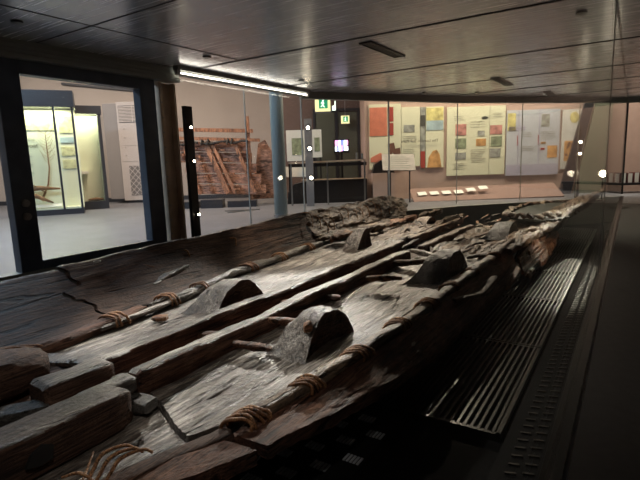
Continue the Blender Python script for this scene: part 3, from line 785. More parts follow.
# ------------------------------------------------------------------ case ceiling fittings
for (x0, x1, y0, y1, w) in ((-1.93, -1.83, 3.66, 4.36, 'nearest'), (-1.52, -1.42, 6.3, 7.1, 'middle'), (-1.20, -1.10, 8.2, 9.0, 'farthest')):
    v = thing('ceiling_vent', '%s long slot vent in the metal ceiling over the boat' % w, 'vent', ((x0+x1)/2, (y0+y1)/2, CEIL), 0, 'slot vents in the metal ceiling')
    h = (y1-y0)/2; k = .055
    m = MB(); m.box(-k, k, -h, -h+.015, -.012, 0); m.box(-k, k, h-.015, h, -.012, 0); m.box(-k, -k+.012, -h, h, -.012, 0); m.box(k-.012, k, -h, h, -.012, 0)
    m.build('frame', M['black'], v)
    MB().box(-k+.012, k-.012, -h+.015, h-.015, -.002, 0).build('backing', M['seam'], v)
    m = MB()
    for q in range(3): m.box(-.028+q*.025, -.020+q*.025, -h+.015, h-.015, -.010, -.003)
    m.build('slats', M['soffit'], v)
st = thing('strip_light', 'slim fluorescent strip light along the top of the left glass', 'light', (-3.70, 4.4, CEIL-.06))
MB().box(-.035, .035, -1.12, 1.12, .02, .06).build('housing', M['soffit'], st)
MB().tube([(0, -1.08, 0), (0, 1.08, 0)], .007, 10).build('tube', M['lamp_cool'], st)
for s in (-1.1, 1.1): MB().box(-.02, .02, s-.02, s+.02, -.02, .03).build('end_cap', M['steel'], st)

def spotlamp(x, y, tx, ty, tz, power, size, col, blend=.6, r=.03):
    s = thing('ceiling_spotlight', 'x', 'light', (x, y, CEIL))
    MB().tube([(0, 0, 0), (0, 0, -.012)], .035, 16).build('rim', M['black'], s)
    l = bpy.data.lights.new('lamp', 'SPOT'); l.energy = power; l.spot_size = size; l.spot_blend = blend; l.color = col; l.shadow_soft_size = r
    o = bpy.data.objects.new('lamp', l); C.objects.link(o); o.parent = s; o.location = (0, 0, -.03)
    d = Vector((tx, ty, tz)) - Vector((x, y, CEIL-.03)); o.rotation_euler = d.to_track_quat('-Z', 'Y').to_euler()
    return s
W = (1, .86, .68); CW = (1, .95, .87)
for a in (
    ((-3.35, 1.7, -1.7, 1.8, -.1, 210, .80, CW), 'small ceiling spotlight over the near left of the boat'),
    ((-3.3, 4.8, -1.75, 1.8, -.1, 560, .56, CW), 'spotlight added for grey sheen over the middle left of the boat'),  # lamp added to draw a grey sheen from the planks
    ((-3.2, 3.2, -2.25, 3.5, -.1, 120, .8, W), 'small ceiling spotlight over the left seam of the boat'),
    ((-2.6, 6.9, -1.9, 5.0, 0, 330, 1.0, W), 'small ceiling spotlight over the far left of the boat'),
    ((-.35, 3.9, -.82, 5.7, -.15, 300, .44, W), 'small ceiling spotlight over the right edge of the boat'),
    ((-.6, 9.7, -.68, 5.3, -.45, 450, .24, (1, .92, .72)), 'spotlight added for a highlight on the floor gratings from the far end'),  # lamp added to put a highlight on the gratings
    ((-2.0, 7.5, -.9, 7.2, .1, 300, 1.5, (1, .92, .70)), 'small ceiling spotlight over the far tip of the boat'),
    ((-.45, .15, -1.8, 1.1, -.1, 26, 1.0, (1, .90, .82)), 'spotlight added as fill over the near end of the boat')):  # fill lamp added for the faces turned to the right
    s = spotlamp(*a[0]); s['label'] = a[1]

# light posts with small lamp heads
def light_post(loc, rz, w, h, zs, label, mat, lampr=.012):
    t = thing('light_post', label, 'light post', loc, rz, None)
    MB().box(-w/2, w/2, -.02, .02, 0, h).build('post', M[mat], t, bevel=.003)
    for z, dx in zs:
        m = MB(); m.tube([(dx, -.02, z), (dx, -.045, z)], lampr*1.5, 10); hd_ = m.build('lamp_head', M['black'], t)
        bm = bmesh.new(); bmesh.ops.create_uvsphere(bm, u_segments=12, v_segments=8, radius=lampr)
        bmesh.ops.translate(bm, verts=bm.verts, vec=(dx, -.05, z)); me = bpy.data.meshes.new('bulb'); bm.to_mesh(me); bm.free()
        link('bulb', me, M['lamp_warm'], hd_)
    return t
light_post((-3.62, 3.31, PIT), PI/2, .095, 1.37+.45, ((1.62, -.01), (1.30, .0), (.78, .01)), 'black light post inside the case beside the channel post', 'black', .011)
light_post(G(-.15, 8.9), YAW, .14, 1.58, ((1.42, .0), (1.05, .02), (.52, .03)), 'grey light post with small lamps left of the screen', 'grey_metal', .03)
light_post(G(4.62, 8.6), YAW, .06, 1.25, ((1.0, 0), (.80, 0)), 'thin dark post with glowing points added for reflected lights at the right end of the wall panels', 'black', .024)  # post and bulbs added in place of light points reflected in the glass
gl = gthing('glare_globe', 'round white glowing globe added for a bright spot on the glass beyond the far tip of the boat', 'lamp', 4.84, 8.2)  # glowing globe added in place of a bright reflected spot on the glass
MB().tube([(0, 0, 0), (0, 0, .40)], .012, 10).tube([(0, 0, 0), (0, 0, .015)], .08, 16).build('stand', M['black'], gl)
bm = bmesh.new(); bmesh.ops.create_uvsphere(bm, u_segments=20, v_segments=14, radius=.055); bmesh.ops.translate(bm, verts=bm.verts, vec=(0, 0, .45))
me = bpy.data.meshes.new('globe'); bm.to_mesh(me); bm.free(); link('globe', me, M['lamp_warm'], gl, smooth=True)

# ------------------------------------------------------------------ the gallery beyond the glass
col_ = gthing('round_column', 'slim blue-grey round column outside the left glass', 'column', -.57, 7.2)
MB().tube([(0, 0, 0), (0, 0, 3.7)], .098, 32).build('shaft', M['column'], col_, smooth=True)
MB().tube([(0, 0, 0), (0, 0, .05)], .115, 32).build('collar', M['steel'], col_)

# lit display case at the left, two bays
dc = gthing('lit_display_case', 'x', 'display case', -4.97, 8.75); dc.rotation_euler[2] += .40
dc['label'] = 'left and larger lit display case holding a tree drawing and driftwood'
MB().box(-.60, .62, 0, .40, 0, .10).build('plinth', M['case_dark'], dc)
MB().box(-.62, .64, -.02, .42, 1.93, 2.22).build('canopy', M['case_dark'], dc)
MB().box(-.60, .62, .36, .40, .10, 1.93).build('backboard', M['cream_green'], dc)
MB().box(-.60, -.56, 0, .36, .10, 1.93).build('side_panel', M['case_dark'], dc)
MB().box(-.56, .60, .02, .36, .10, .13).build('case_floor', M['cream_green'], dc)
MB().box(-.56, .58, 0, .008, .10, 1.93).build('front_glass', M['glass'], dc)
for x in (.30, .60): MB().box(x-.018, x+.018, 0, .03, .10, 1.93).build('mullion', M['case_dark'], dc)
MB().box(-.3, .25, .345, .36, 1.55, 1.80).build('photo_strip', M['pale_olive'], dc)
for i, (z0, z1, mt) in enumerate(((1.5, 1.8, 'pale_olive'), (1.32, 1.42, 'skypic'), (1.08, 1.24, 'pale_olive'), (.84, 1.0, 'pale_olive'))):
    MB().box(.33, .56, .345, .36, z0, z1).build('picture', M[mt], dc)
text('heading', 'Making the', .085, M['greyink'], dc, (-.46, .35, 1.36)); text('heading', 'boat', .11, M['ink'], dc, (-.24, .35, 1.24))
m = MB()
for k in range(7): m.box(-.46, -.46+.3-.05*(k % 3), .352, .36, 1.08-k*.05, 1.09-k*.05)
m.build('text_lines', M['greyink'], dc)
m = MB(); rr = random.Random(3)
m.tube([(-.08, .30, .28), (.05, .30, .55), (.10, .30, .85), (.10, .30, 1.5)], [.022, .016, .012, .004], 8)
for k in range(22):
    z = .95+k*.026; s = 1 if k % 2 else -1; l = rr.uniform(.07, .16)
    m.tube([(.10, .30, z), (.10+s*l*.6, .30, z+.05), (.10+s*l, .30, z+.14)], [.004, .003, .002], 5)
tr = m.build('model_tree', M['driftwood']); tr.location = dc.location; tr.rotation_euler = dc.rotation_euler
tag(tr, 'slender bare tree model standing against the green backboard of the display case', 'model tree')
for k, (a, b, c) in enumerate((((-.5, .25, .42), (-.1, .22, .50), (.25, .25, .47)), ((-.45, .12, .30), (-.15, .13, .36), (.12, .12, .22)), ((-.53, .18, .62), (-.45, .17, .66), (-.36, .17, .72)))):
    m = MB(); m.tube([a, b, c], [.035, .045, .015], 8); m.tube([b, ((b[0]+.12), b[1]-.05, b[2]-.1)], [.02, .008], 6); m.tube([b, ((b[0]-.1), b[1]-.05, b[2]+.07)], [.018, .006], 6)
    o = m.build('driftwood_branch', M['driftwood'], smooth=True); o.location = dc.location; o.rotation_euler = dc.rotation_euler
    tag(o, ('long upper driftwood branch in the green-lit display case', 'short middle driftwood branch in the green-lit display case', 'slanting driftwood branch at the left of the green-lit display case')[k], 'branch', 'driftwood branches in the display case')
l = MB(); l.beam((-.40, .17, .17), (.25, .17, .17), .2, .012, up=(0, -.2, 1)); o = l.build('label_sheet', M['white']); o.location = dc.location; o.rotation_euler = dc.rotation_euler
tag(o, 'white caption sheet on the floor of the green-lit display case', 'label')
dr = gthing('lit_display_case', 'right and smaller lit display case, its pale green bay empty but for a shelf', 'display case', -4.36, 9.95); dr.rotation_euler[2] += .48; dr.scale = (1.15, 1, 1)
MB().box(-.62, .02, 0, .28, 0, .16).build('plinth', M['case_dark'], dr)
MB().box(-.64, .04, -.02, .30, 1.9, 2.06).build('canopy', M['case_dark'], dr)
MB().box(-.62, .0, .25, .28, .16, 1.9).build('backboard', M['cream_green'], dr)
MB().box(-.03, .02, 0, .28, .16, 1.9).build('side_panel', M['case_dark'], dr)
MB().box(-.62, -.60, 0, .28, .16, 1.9).build('side_panel', M['case_dark'], dr)
MB().box(-.58, -.05, .0, .008, .16, 1.9).build('front_glass', M['glass'], dr)
MB().box(-.44, -.41, 0, .03, .16, 1.9).build('mullion', M['case_dark'], dr)
MB().box(-.60, -.26, .05, .24, .72, .78).build('shelf', M['white'], dr)
m = MB(); m.tube([(-.35, .15, .19), (-.2, .15, .20), (-.06, .15, .19)], [.02, .035, .015], 8); o = m.build('timber_sample', M['driftwood'], smooth=True); o.location = dr.location; o.rotation_euler = dr.rotation_euler
tag(o, 'small brown timber sample on the floor of the right green bay', 'timber')
# inner lamps of the two cases
def area(name, parent, loc, sx, sy, power, col, rot=(0, 0, 0)):
    l = bpy.data.lights.new(name, 'AREA'); l.shape = 'RECTANGLE'; l.size = sx; l.size_y = sy; l.energy = power; l.color = col
    o = bpy.data.objects.new(name, l); C.objects.link(o); o.parent = parent; o.location = loc; o.rotation_euler = rot; return o
area('lamp', dc, (0, .18, 1.92), 1.0, .2, 18, (.95, 1, .76)); area('lamp', dr, (-.3, .13, 1.89), .5, .2, 10, (.95, 1, .76))

# air handling unit
ah = gthing('air_handling_unit', 'tall beige floor-standing air handling unit with grilles beside the display case', 'air conditioner', -4.25, 11.3)
MB().box(-.30, .42, 0, .55, .06, 2.30).build('cabinet', M['beige_metal'], ah, bevel=.01)
MB().box(-.62, -.305, .02, .53, .10, 2.28).build('side_duct', M['grey_metal'], ah, bevel=.01)
MB().box(-.25, .38, .03, .5, 0, .06).build('plinth', M['case_dark'], ah)
m = MB()
for k in range(11): m.box(-.24, .36, -.02, 0, 1.86+k*.032, 1.874+k*.032)
MB().box(-.25, .37, -.008, 0, 1.84, 2.22).build('louvre_back', M['grille'], ah); m.box(.055, .065, -.02, 0, 1.84, 2.22); m.build('louvre_grille', M['grille_light'], ah)
MB().box(-.12, .40, -.008, 0, .18, .86).build('mesh_back', M['grille'], ah)
m = MB()
for k in range(-4, 5):
    for s in (1, -1):
        pts = []
        x0 = -.12; x1 = .40; zc = .18+.34
        # clipped diagonals
        for t in range(0, 27):
            x = lerp(x0, x1, t/26); z = zc + s*(x-.14)*1.1 + k*.14
            if .18 <= z <= .86: pts.append((x, z))
        if len(pts) > 2: m.beam((pts[0][0], -.012, pts[0][1]), (pts[-1][0], -.012, pts[-1][1]), .008, .014, up=(0, 1, 0))
m.build('diamond_mesh', M['grille_light'], ah)
m = MB(); m.box(-.28, .40, -.004, 0, .96, .965); m.box(-.28, .40, -.004, 0, 1.32, 1.325); m.build('panel_joints', M['grille'], ah)
for z in (1.1, 1.28, 1.5, 1.7): MB().tube([(-.16, 0, z), (-.16, -.012, z)], .012, 8).build('knob', M['grey_metal'], ah)
pk = gthing('leaning_plank', 'upright reddish board behind the top of the air handling unit', 'board', -3.86, 11.855)
MB().box(-.06, .10, 0, .04, 0, 2.62).build('board', M['raw_pine'], pk)
trk = gthing('ceiling_track', 'dark lighting track high on the mauve wall above the air handling unit', 'track', -4.9, 11.86, 2.60)
MB().beam((-1.1, 0, .24), (1.3, 0, -.05), .04, .05).build('rail', M['case_dark'], trk)

# reconstruction of a boat section on a timber rack
rk = gthing('timber_rack', 'reddish timber rack displaying a sloping section of stitched planking', 'rack', -1.95, 9.5)
MB().beam((-.92, 0, 1.52), (.72, 0, 1.44), .07, .07).build('top_beam', M['raw_pine'], rk)
MB().beam((-.95, 0, 1.36), (.85, 0, 1.26), .06, .06).build('lower_beam', M['raw_pine'], rk)
for x in (-.88, .62):
    MB().beam((x, .05, 0), (x, .05, 1.72 if x > 0 else 1.52), .06, .07, up=(0, 1, 0)).build('post', M['raw_pine'], rk)
m = MB()
for k in range(5):
    z0 = 1.20-k*.21; sh = .07*k
    m.beam((-.80+sh+.05*k*.2, .12-.03*k, z0), (.58+sh*1.2, .12-.03*k, z0-.06), .035, .19, up=(0, .2, 1))
m.build('planking', M['raw_pine_dark'], rk)
for i, (xa, xb, w) in enumerate(((-.66, -.34, .05), (-.22, .20, .10), (-.10, .34, .06), (.34, .72, .07))):
    MB().beam((xa, .02, 1.26), (xb, -.14, .26), w, .05, up=(0, 1, 0)).build('diagonal_timber', M['raw_pine'], rk)
m = MB()
rr = random.Random(5)
for k in range(34):
    t = rr.random(); lane = rr.choice((-.72, -.42, .1, .5)); z = 1.15-.85*t; x = lane+.30*t
    m.box(x-.05, x+.05, -.06-.12*t, .03-.1*t, z-.012, z+.012)
m.build('cleats', M['raw_pine'], rk)
m = MB()
for xa, xb in ((-.75, -.35), (-.30, .30), (.25, .62)):
    m.tube([(lerp(xa, xb, q/6), -.03, 1.24-.02*math.sin(q)) for q in range(7)], .024, 7)
for x in (-.28, -.16, .22, .30): m.tube([(x, -.08, 1.20), (x+.02, -.06, 1.30), (x+.03, .03, 1.26)], .018, 6)
m.build('lashings', M['rope_dark'], rk)
m = MB(); m.box(-.30, .12, -.35, -.1, 0, .16); m.box(.2, .75, -.3, -.1, 0, .12); m.box(-.75, -.35, -.3, -.1, 0, .13); m.build('base_blocks', M['case_dark'], rk)
hb = gthing('hull_board', 'brown curved hull board leaning at the right end of the timber rack', 'board', -1.05, 9.75)
MB().poly([(-.35, .1), (.25, .12), (.42, .35), (.30, .75), (.02, 1.28), (-.12, 1.2), (-.20, .7)], 0, .06).build('board', M['raw_pine_dark'], hb)
# tray on the gallery floor
fr_ = gthing('floor_frame', 'thin pale metal frame lying on the floor before the timber rack', 'frame', -1.35, 8.4)
m = MB(); m.beam((-.3, 0, .01), (.3, .1, .01), .02, .02); m.beam((-.2, -.3, .01), (.25, .1, .01), .02, .02); m.build('bars', M['steel'], fr_)
# rock mount in white on the floor omitted

# centre: dark recess with posters, screens, counter and rails
for i, (u0, u1, z0, z1, lab) in enumerate(((-.62, -.19, .84, 1.46, 'white poster with a grey oval drawing behind the light post'), (-.10, .10, .90, 1.46, 'narrow pale poster to the right of the light post'))):
    p = gthing('wall_poster', lab, 'poster', (u0+u1)/2, 10.0)
    w = (u1-u0)/2
    MB().box(-w, w, 0, .03, z0, z1).build('board', M['pale'], p)
    MB().box(-w*.5, w*.6, -.006, 0, z0+.12, z1-.16).build('picture', M['greenpic'], p)
    m = MB(); m.box(-w+.02, -w+.05, .01, .05, 0, z0); m.box(w-.05, w-.02, .01, .05, 0, z0); m.build('legs', M['black'], p)
lb = gthing('information_desk', 'pale sloping information board below the white poster', 'board', -.42, 10.25)
MB().beam((-.27, 0, .62), (.27, 0, .60), .22, .03, up=(0, -1, .35)).build('board', M['pale'], lb); m = MB(); m.box(-.2, -.16, 0, .04, 0, .5); m.box(.16, .2, 0, .04, 0, .5); m.build('legs', M['black'], lb)
dk = gthing('dark_counter', 'long low black counter with a curved left end behind the glass', 'counter', .18, 9.5)
MB().poly([(-.80, 0), (-.78, .22), (-.66, .38), (-.45, .43), (.78, .46), (.78, 0)], 0, .5).build('body', M['black'], dk)
MB().box(-.5, .79, -.02, .03, .455, .475).build('top_edge', M['channel'], dk)
rl = gthing('hand_rail', 'horizontal brass-topped barrier rail with glass below in front of the dark recess', 'rail', .18, 9.1)
MB().beam((-.72, 0, .80), (.74, 0, .82), .05, .03).build('rail', M['channel'], rl)
MB().box(-.72, .74, 0, .03, .72, .78).build('under_rail', M['black'], rl)
for x in (-.68, 0, .70): MB().box(x-.015, x+.015, -.015, .015, 0, .8).build('post', M['steel'], rl)
for k, x in enumerate((.58, .68)):
    b = gthing('steel_cylinder', '%s small steel cylinder standing on the barrier rail' % ('left' if k == 0 else 'right'), 'cylinder', .18+x-.02, 9.1, .825)
    MB().tube([(0, 0, 0), (0, 0, .13-.02*k)], .022, 12).build('body', M['steel'], b)
ds = gthing('door_surround', 'dark double door with greenish glass behind the screen', 'door', .45, 10.93)
m = MB(); m.box(-.52, -.47, 0, .06, 0, 1.95); m.box(.47, .52, 0, .06, 0, 1.95); m.box(-.52, .52, 0, .06, 1.90, 1.96); m.box(-.03, .03, 0, .06, 0, 1.9); m.build('frame', M['case_dark'], ds)
for x in (-.25, .25): MB().box(x-.21, x+.21, .02, .05, .05, 1.88).build('leaf', plain('door_leaf_green_%d' % (x > 0), (.10, .11, .085), .4), ds)
tv = gthing('video_screen', 'small bright screen with pink and white picture in the dark recess', 'screen', .53, 10.5, 1.0)
MB().box(-.17, .17, .0, .04, -.02, .27).build('casing', M['black'], tv)
m = MB(); m.box(-.14, -.06, -.006, 0, .13, .25); m.box(-.02, .02, -.006, 0, .02, .14); m.box(.10, .14, -.006, 0, .14, .25); m.build('pink_picture', M['scr_pink'], tv)
m = MB(); m.box(-.06, -.02, -.006, 0, .02, .25); m.box(.05, .10, -.006, 0, .03, .25); m.box(-.14, -.10, -.006, 0, .02, .12); m.box(.10, .14, -.006, 0, .03, .12); m.build('white_picture', M['scr_white'], tv)
m = MB(); m.box(-.10, -.06, -.006, 0, .02, .12); m.box(-.02, .02, -.006, 0, .15, .25); m.box(.02, .05, -.006, 0, .03, .25); m.build('blue_picture', M['scr_blue'], tv)
MB().box(-.02, .02, .0, .04, -1.0, -.02).build('stand', M['black'], tv)
def exit_sign(u, d, z, s, label, top):
    e = gthing('exit_sign', label, 'sign', u, d, z)
    MB().box(-.13*s, .13*s, 0, .05*s, -.02*s, .24*s).build('casing', M['grey_metal'], e)
    MB().box(-.12*s, .12*s, -.004, 0, .0, .22*s).build('glowing_panel', M['exit_glow'], e)
    MB().box(-.06*s, .08*s, -.008, -.004, .045*s, .20*s).build('green_panel', M['exit_green'], e)
    g = MB()   # running figure and arrow
    g.box(-.005*s, .02*s, -.012, -.008, .155*s, .18*s)
    g.beam((.0, -.010, .15*s), (.0, -.010, .10*s), .004, .022*s, up=(1, 0, 0))
    g.beam((.0, -.010, .10*s), (.03*s, -.010, .06*s), .004, .012*s, up=(1, 0, 0)); g.beam((.0, -.010, .10*s), (-.03*s, -.010, .07*s), .004, .012*s, up=(1, 0, 0))
    g.beam((.0, -.010, .14*s), (.03*s, -.010, .12*s), .004, .010*s, up=(0, 0, 1)); g.beam((.0, -.010, .14*s), (-.028*s, -.010, .125*s), .004, .010*s, up=(0, 0, 1))
    g.build('running_figure', M['exit_white'], e)
    MB().tube([(0, .025*s, .24*s), (0, .025*s, top-z)], .006, 6).build('hanger', M['steel'], e)
    return e
exit_sign(.13, 9.0, 1.71, 1.15, 'larger and nearer green emergency exit sign hanging above the dark recess', 3.7)
exit_sign(.64, 10.8, 1.62, .75, 'smaller and farther green emergency exit sign above the double door', 3.7)
ds2 = gthing('sign_bracket', 'white wedge bracket on the right edge of the nearer exit sign', 'bracket', .32, 8.98, 1.72)
MB().poly([(-.02, 0), (.045, 0), (.045, .17), (.03, .17), (.02, .09), (-.02, .08)], 0, .02).build('wedge', M['exit_white'], ds2)  # bracket shares the sign's glow; its brightness is put into the material

# wall panels on the right
def wall_panel(name, label, u0, u1, z0, z1, mat, d=9.87):
    t = gthing(name, label, 'wall panel', (u0+u1)/2, d); w = (u1-u0)/2
    MB().box(-w, w, 0, .03, z0, z1).build('board', M[mat], t); return t, w
def pic(t, x0, x1, z0, z1, mat, name='picture'): return MB().box(x0, x1, -.006, 0, z0, z1).build(name, M[mat], t)
def lines(t, x0, x1, z1, n, dz=.035, seed=1, mat='greyink', h=.008):
    m = MB(); rr = random.Random(seed)
    for k in range(n): m.box(x0, lerp(x0, x1, rr.uniform(.7, 1)), -.004, 0, z1-k*dz-h, z1-k*dz)
    return m.build('text_lines', M[mat], t)
t, w = wall_panel('wall_panel', 'terracotta and green wall panel at the left end of the row', 1.06, 1.70, .62, 1.90, 'cream')
pic(t, -.31, .04, 1.28, 1.84, 'terracotta'); pic(t, .06, .17, 1.56, 1.84, 'red'); pic(t, .06, .17, 1.29, 1.53, 'red')
m = MB(); m.poly([(.05, 1.12), (.18, 1.14), (.2, 1.02), (.30, 1.04), (.31, .92), (.22, .86), (.14, .95), (.11, .80), (.08, .80), (.09, 1.0)], -.008, 0); m.build('brown_figure', M['brownpic'], t)
m = MB(); m.poly([(-.3, .85), (-.1, .95), (.0, .88), (.06, .78), (-.3, .76)], -.008, 0); m.build('orange_figure', M['terracotta'], t)
t, w = wall_panel('wall_panel', 'tall cream wall panel with a small drawing behind the lectern', 1.71, 2.08, .66, 1.83, 'cream')
pic(t, -.14, .08, 1.34, 1.48, 'greypic'); lines(t, -.15, .12, 1.26, 4, seed=2); lines(t, -.15, .12, 1.0, 6, seed=3)
t, w = wall_panel('wall_panel', 'tall panel with yellow and blue top and an orange figure below', 2.20, 2.56, .62, 1.82, 'cream')
pic(t, -.17, .17, 1.55, 1.80, 'yellowpic'); pic(t, -.17, .17, 1.36, 1.55, 'skypic')
m = MB(); m.poly([(-.15, .62), (-.12, .82), (-.04, .95), (.04, .97), (.10, .88), (.14, .62)], -.008, 0); m.build('orange_figure', M['orangepic'], t)
t, w = wall_panel('wall_panel', 'dark strip panel with red foot between two cream panels', 2.09, 2.19, .62, 1.82, 'greypic')
pic(t, -.045, .045, .62, .95, 'red'); pic(t, -.045, .045, 1.45, 1.66, 'ink')
hd2 = gthing('wall_lettering', 'mirrored dark serif lettering across two cream wall panels', 'lettering', 2.45, 9.85, 1.13)
text('letters', 'The London Bar Yard', .085, M['ink'], hd2, (0, -.012, 0), mirror=True)
t, w = wall_panel('wall_panel', 'wide pale green panel with pink and green photographs in columns', 2.63, 3.80, .44, 1.80, 'cream')
for x, z, mt, ww, hh in ((-.40, 1.24, 'pinkpic', .22, .22), (-.40, .98, 'greenpic', .22, .20), (-.40, .76, 'greypic', .22, .14), (.02, 1.02, 'orangepic', .2, .14), (.05, 1.22, 'greypic', .14, .1), (.30, 1.24, 'pinkpic', .24, .18), (.32, 1.0, 'greenpic', .22, .2), (.30, .78, 'greypic', .22, .18)):
    pic(t, x-.02, x+ww-.02, z, z+hh, mt)
m = MB(); m.poly([(.17+.07*math.cos(a*PI/8), 1.57+.028*math.sin(a*PI/8)) for a in range(16)], -.006, 0); m.build('oval_mark', M['ink'], t)
lines(t, -.45, -.2, 1.62, 3, seed=4); lines(t, -.12, .2, 1.5, 3, seed=5, dz=.05); lines(t, -.10, .22, .95, 8, seed=6); lines(t, .33, .55, 1.66, 3, seed=7); lines(t, -.45, -.18, .68, 4, seed=8)
MB().box(.265, .272, -.006, 0, .44, 1.80).build('panel_joint', M['greyink'], t)
t, w = wall_panel('wall_panel', 'wide pale blue panel with lavender foot and line drawings', 3.83, 4.90, .40, 1.70, 'blue_pale')
pic(t, -.53, .53, .40, .62, 'lav', 'lavender_band'); pic(t, -.52, -.36, 1.30, 1.64, 'yellowpic'); pic(t, -.50, -.16, 1.30, 1.38, 'lav', 'strip')
for x in (-.30, .12): MB().box(x-.008, x+.008, -.008, 0, .40, 1.70).build('panel_joint', M['lav'], t)
for x in (-.31, .11): pic(t, x-.01, x+.02, 1.0, 1.2, 'red', 'red_mark')
lines(t, -.22, .0, 1.25, 3, seed=10); lines(t, -.22, .05, .98, 3, seed=11); lines(t, -.24, .05, .62, 3, seed=12, mat='pale', h=.02)
pic(t, .16, .32, 1.36, 1.60, 'greypic'); pic(t, .16, .26, 1.02, 1.06, 'orangepic', 'orange_mark'); pic(t, .16, .24, .90, .94, 'red', 'red_mark'); pic(t, .30, .50, .74, .98, 'orangepic'); lines(t, .16, .48, 1.26, 5, seed=13)
t, w = wall_panel('wall_panel', 'pale panel with a yellow disc above an orange spotted picture', 4.95, 5.42, .50, 1.68, 'pale')
m = MB(); m.poly([(.0+.09*math.cos(a*PI/10), 1.52+.11*math.sin(a*PI/10)) for a in range(20)], -.006, 0); m.build('yellow_disc', M['yellowpic'], t)
pic(t, -.18, .16, .66, 1.06, 'orangepic')
m = MB(); rr = random.Random(8)
for k in range(12):
    x = rr.uniform(-.15, .13); z = rr.uniform(.70, 1.02); m.box(x-.015, x+.015, -.010, -.006, z-.015, z+.02)
m.build('dark_spots', M['brownpic'], t)
fld = gthing('reflection_strips', 'dark leaning strips added for reflections in the glass at the right end of the wall panels', 'screen', 5.30, 9.75)  # solid strips added in place of dark reflections in the right glass
MB().poly([(-.42, 0), (-.18, 0), (.22, 1.9), (.05, 1.9)], 0, .05).build('dark_strip', M['case_dark'], fld)
MB().poly([(-.10, 0), (.48, 0), (.60, 1.88), (.26, 1.88)], .02, .06).build('green_strip', plain('grey_green_strip', (.22, .24, .17), .5), fld)
lc = gthing('lectern', 'sloping reading lectern with a printed top on a dark stand', 'lectern', 1.50, 9.0)
MB().beam((-.30, .0, .76), (.30, .0, .74), .36, .02, up=(0, -.8, .6)).build('printed_top', M['taupe_card'], lc)
m = MB()
rr = random.Random(4)
for k in range(6):
    t_ = -.13+k*.05; m.beam((-.25, t_*.6-.009, .755+t_*.8+.008), (.24-rr.uniform(0, .2), t_*.6-.009, .745+t_*.8+.008), .018, .003, up=(0, -.8, .6))
m.build('text_lines', M['greyink'], lc)
m = MB(); m.box(-.20, -.14, 0, .05, 0, .62); m.box(.20, .22, 0, .03, 0, .60); m.build('stand', M['case_dark'], lc)
bx = gthing('dark_model', 'black domed model on a low pink plinth left of the lectern', 'model', 1.30, 9.52)
MB().box(-.22, .22, 0, .3, 0, .55).build('plinth', M['wall_pink'], bx); MB().poly([(-.22, .55), (-.18, .72), (-.05, .80), (.08, .78), (.22, .55)], .02, .28).build('dome', M['black'], bx)
lg = gthing('label_rail', 'low sloping pinkish ledge carrying a row of small white captions', 'ledge', 3.3, 9.3)
MB().beam((-1.5, 0, .10), (1.35, .0, .12), .5, .03, up=(0, -.5, 1)).build('ledge', M['ledge'], lg)
for x in (-1.3, 0, 1.2): MB().box(x-.02, x+.02, .0, .04, -0, .06).build('support', M['case_dark'], lg)
cap = None
for k in range(6):
    o = MB().beam((-.085, 0, 0), (.085, 0, .008), .12, .006, up=(0, -.5, 1)).build('caption_card', M['white']) if cap is None else cap.copy()
    if cap is None: cap = o
    else: C.objects.link(o)
    o.location = G(2.0+k*.235, 9.28, .135+.004*k+(.03*(k-3) if k > 3 else 0)); o.rotation_euler = (0, 0, YAW+.12)
    tag(o, '%s white caption card on the sloping ledge, counted from the left' % ('first', 'second', 'third', 'fourth', 'fifth', 'sixth')[k], 'caption card', 'caption cards on the ledge')
# right: dark books on a bench
bn = gthing('low_bench', 'low black bench against the pink wall at the far right', 'bench', 6.6, 9.4)
MB().box(-.75, .75, 0, .4, .16, .20).build('seat', M['black'], bn)
for x in (-.7, .7): MB().box(x-.02, x+.02, .02, .38, 0, .16).build('leg', M['black'], bn)
for k in range(4):
    o = thing('dark_book', '%s dark red book standing on the low bench, counted from the left' % ('first', 'second', 'third', 'fourth')[k], 'book', G(6.02+k*.13, 9.5, .20), YAW, 'books on the bench')
    MB().box(-.05, .05, 0, .16, 0, .20-.01*(k % 2)).build('cover', plain('book_red_%d' % k, (.05+.02*k, .02, .018), .6), o); MB().box(-.04, .04, -.001, .15, .006, .194-.01*(k % 2)).build('pages', M['pale'], o)

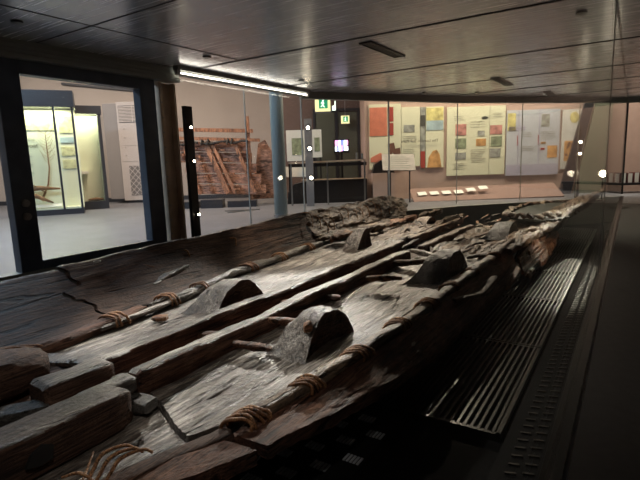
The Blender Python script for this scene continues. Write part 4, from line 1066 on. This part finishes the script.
# ------------------------------------------------------------------ gallery lamps
def ceil_panel(u, d, z, sx, sy, power, col, label):
    t = gthing('ceiling_lamp', label, 'light', u, d, 3.69)
    MB().box(-sx/2, sx/2, -sy/2, sy/2, -.02, 0).build('housing', M['steel'], t)
    area('lamp', t, (0, 0, -.03), sx, sy, power, col)
ceil_panel(-6.0, 9.5, 0, 2.4, 1.0, 125, (1, .86, .76), 'gallery ceiling lamp above the display cases')
ceil_panel(-2.6, 8.8, 0, 2.2, .8, 150, (1, .78, .62), 'gallery ceiling lamp above the timber rack')
ceil_panel(2.6, 9.0, 0, 2.2, .5, 120, (1, .88, .68), 'gallery ceiling lamp above the cream wall panels')
ceil_panel(4.9, 9.0, 0, 1.8, .5, 110, (1, .90, .76), 'gallery ceiling lamp above the pale blue panel')
ceil_panel(-4.6, 5.2, 0, 1.6, .8, 230, (.56, .76, 1), 'cool gallery ceiling lamp outside the glass door')
ceil_panel(7.5, 7.5, 0, .8, .8, 14, (1, .72, .55), 'dim gallery ceiling lamp at the far right')

w = bpy.data.worlds.new('dark_hall'); bpy.context.scene.world = w; w.use_nodes = True
w.node_tree.nodes['Background'].inputs[0].default_value = (.5, .55, .6, 1); w.node_tree.nodes['Background'].inputs[1].default_value = .004

# ------------------------------------------------------------------ camera
cam = bpy.data.cameras.new('camera'); co = bpy.data.objects.new('camera', cam); C.objects.link(co)
cam.sensor_width = 36; cam.lens = 480/640*36; cam.clip_start = .02; cam.clip_end = 100
pitch = math.radians(9.2); roll = math.radians(1.9)
F0 = Vector((-sy, cy, 0)); R0 = Vector((cy, sy, 0)); U0 = Vector((0, 0, 1))
F = F0*math.cos(pitch) - U0*math.sin(pitch); U1 = U0*math.cos(pitch) + F0*math.sin(pitch)
R = R0*math.cos(roll) - U1*math.sin(roll); U = U1*math.cos(roll) + R0*math.sin(roll)
mt = Matrix(((R.x, U.x, -F.x, 0), (R.y, U.y, -F.y, 0), (R.z, U.z, -F.z, .80), (0, 0, 0, 1)))
co.matrix_world = mt
bpy.context.scene.camera = co
sc = bpy.context.scene
sc.view_settings.view_transform = 'Standard'; sc.view_settings.look = 'None'; sc.view_settings.exposure = 0.35; sc.view_settings.gamma = 1.0
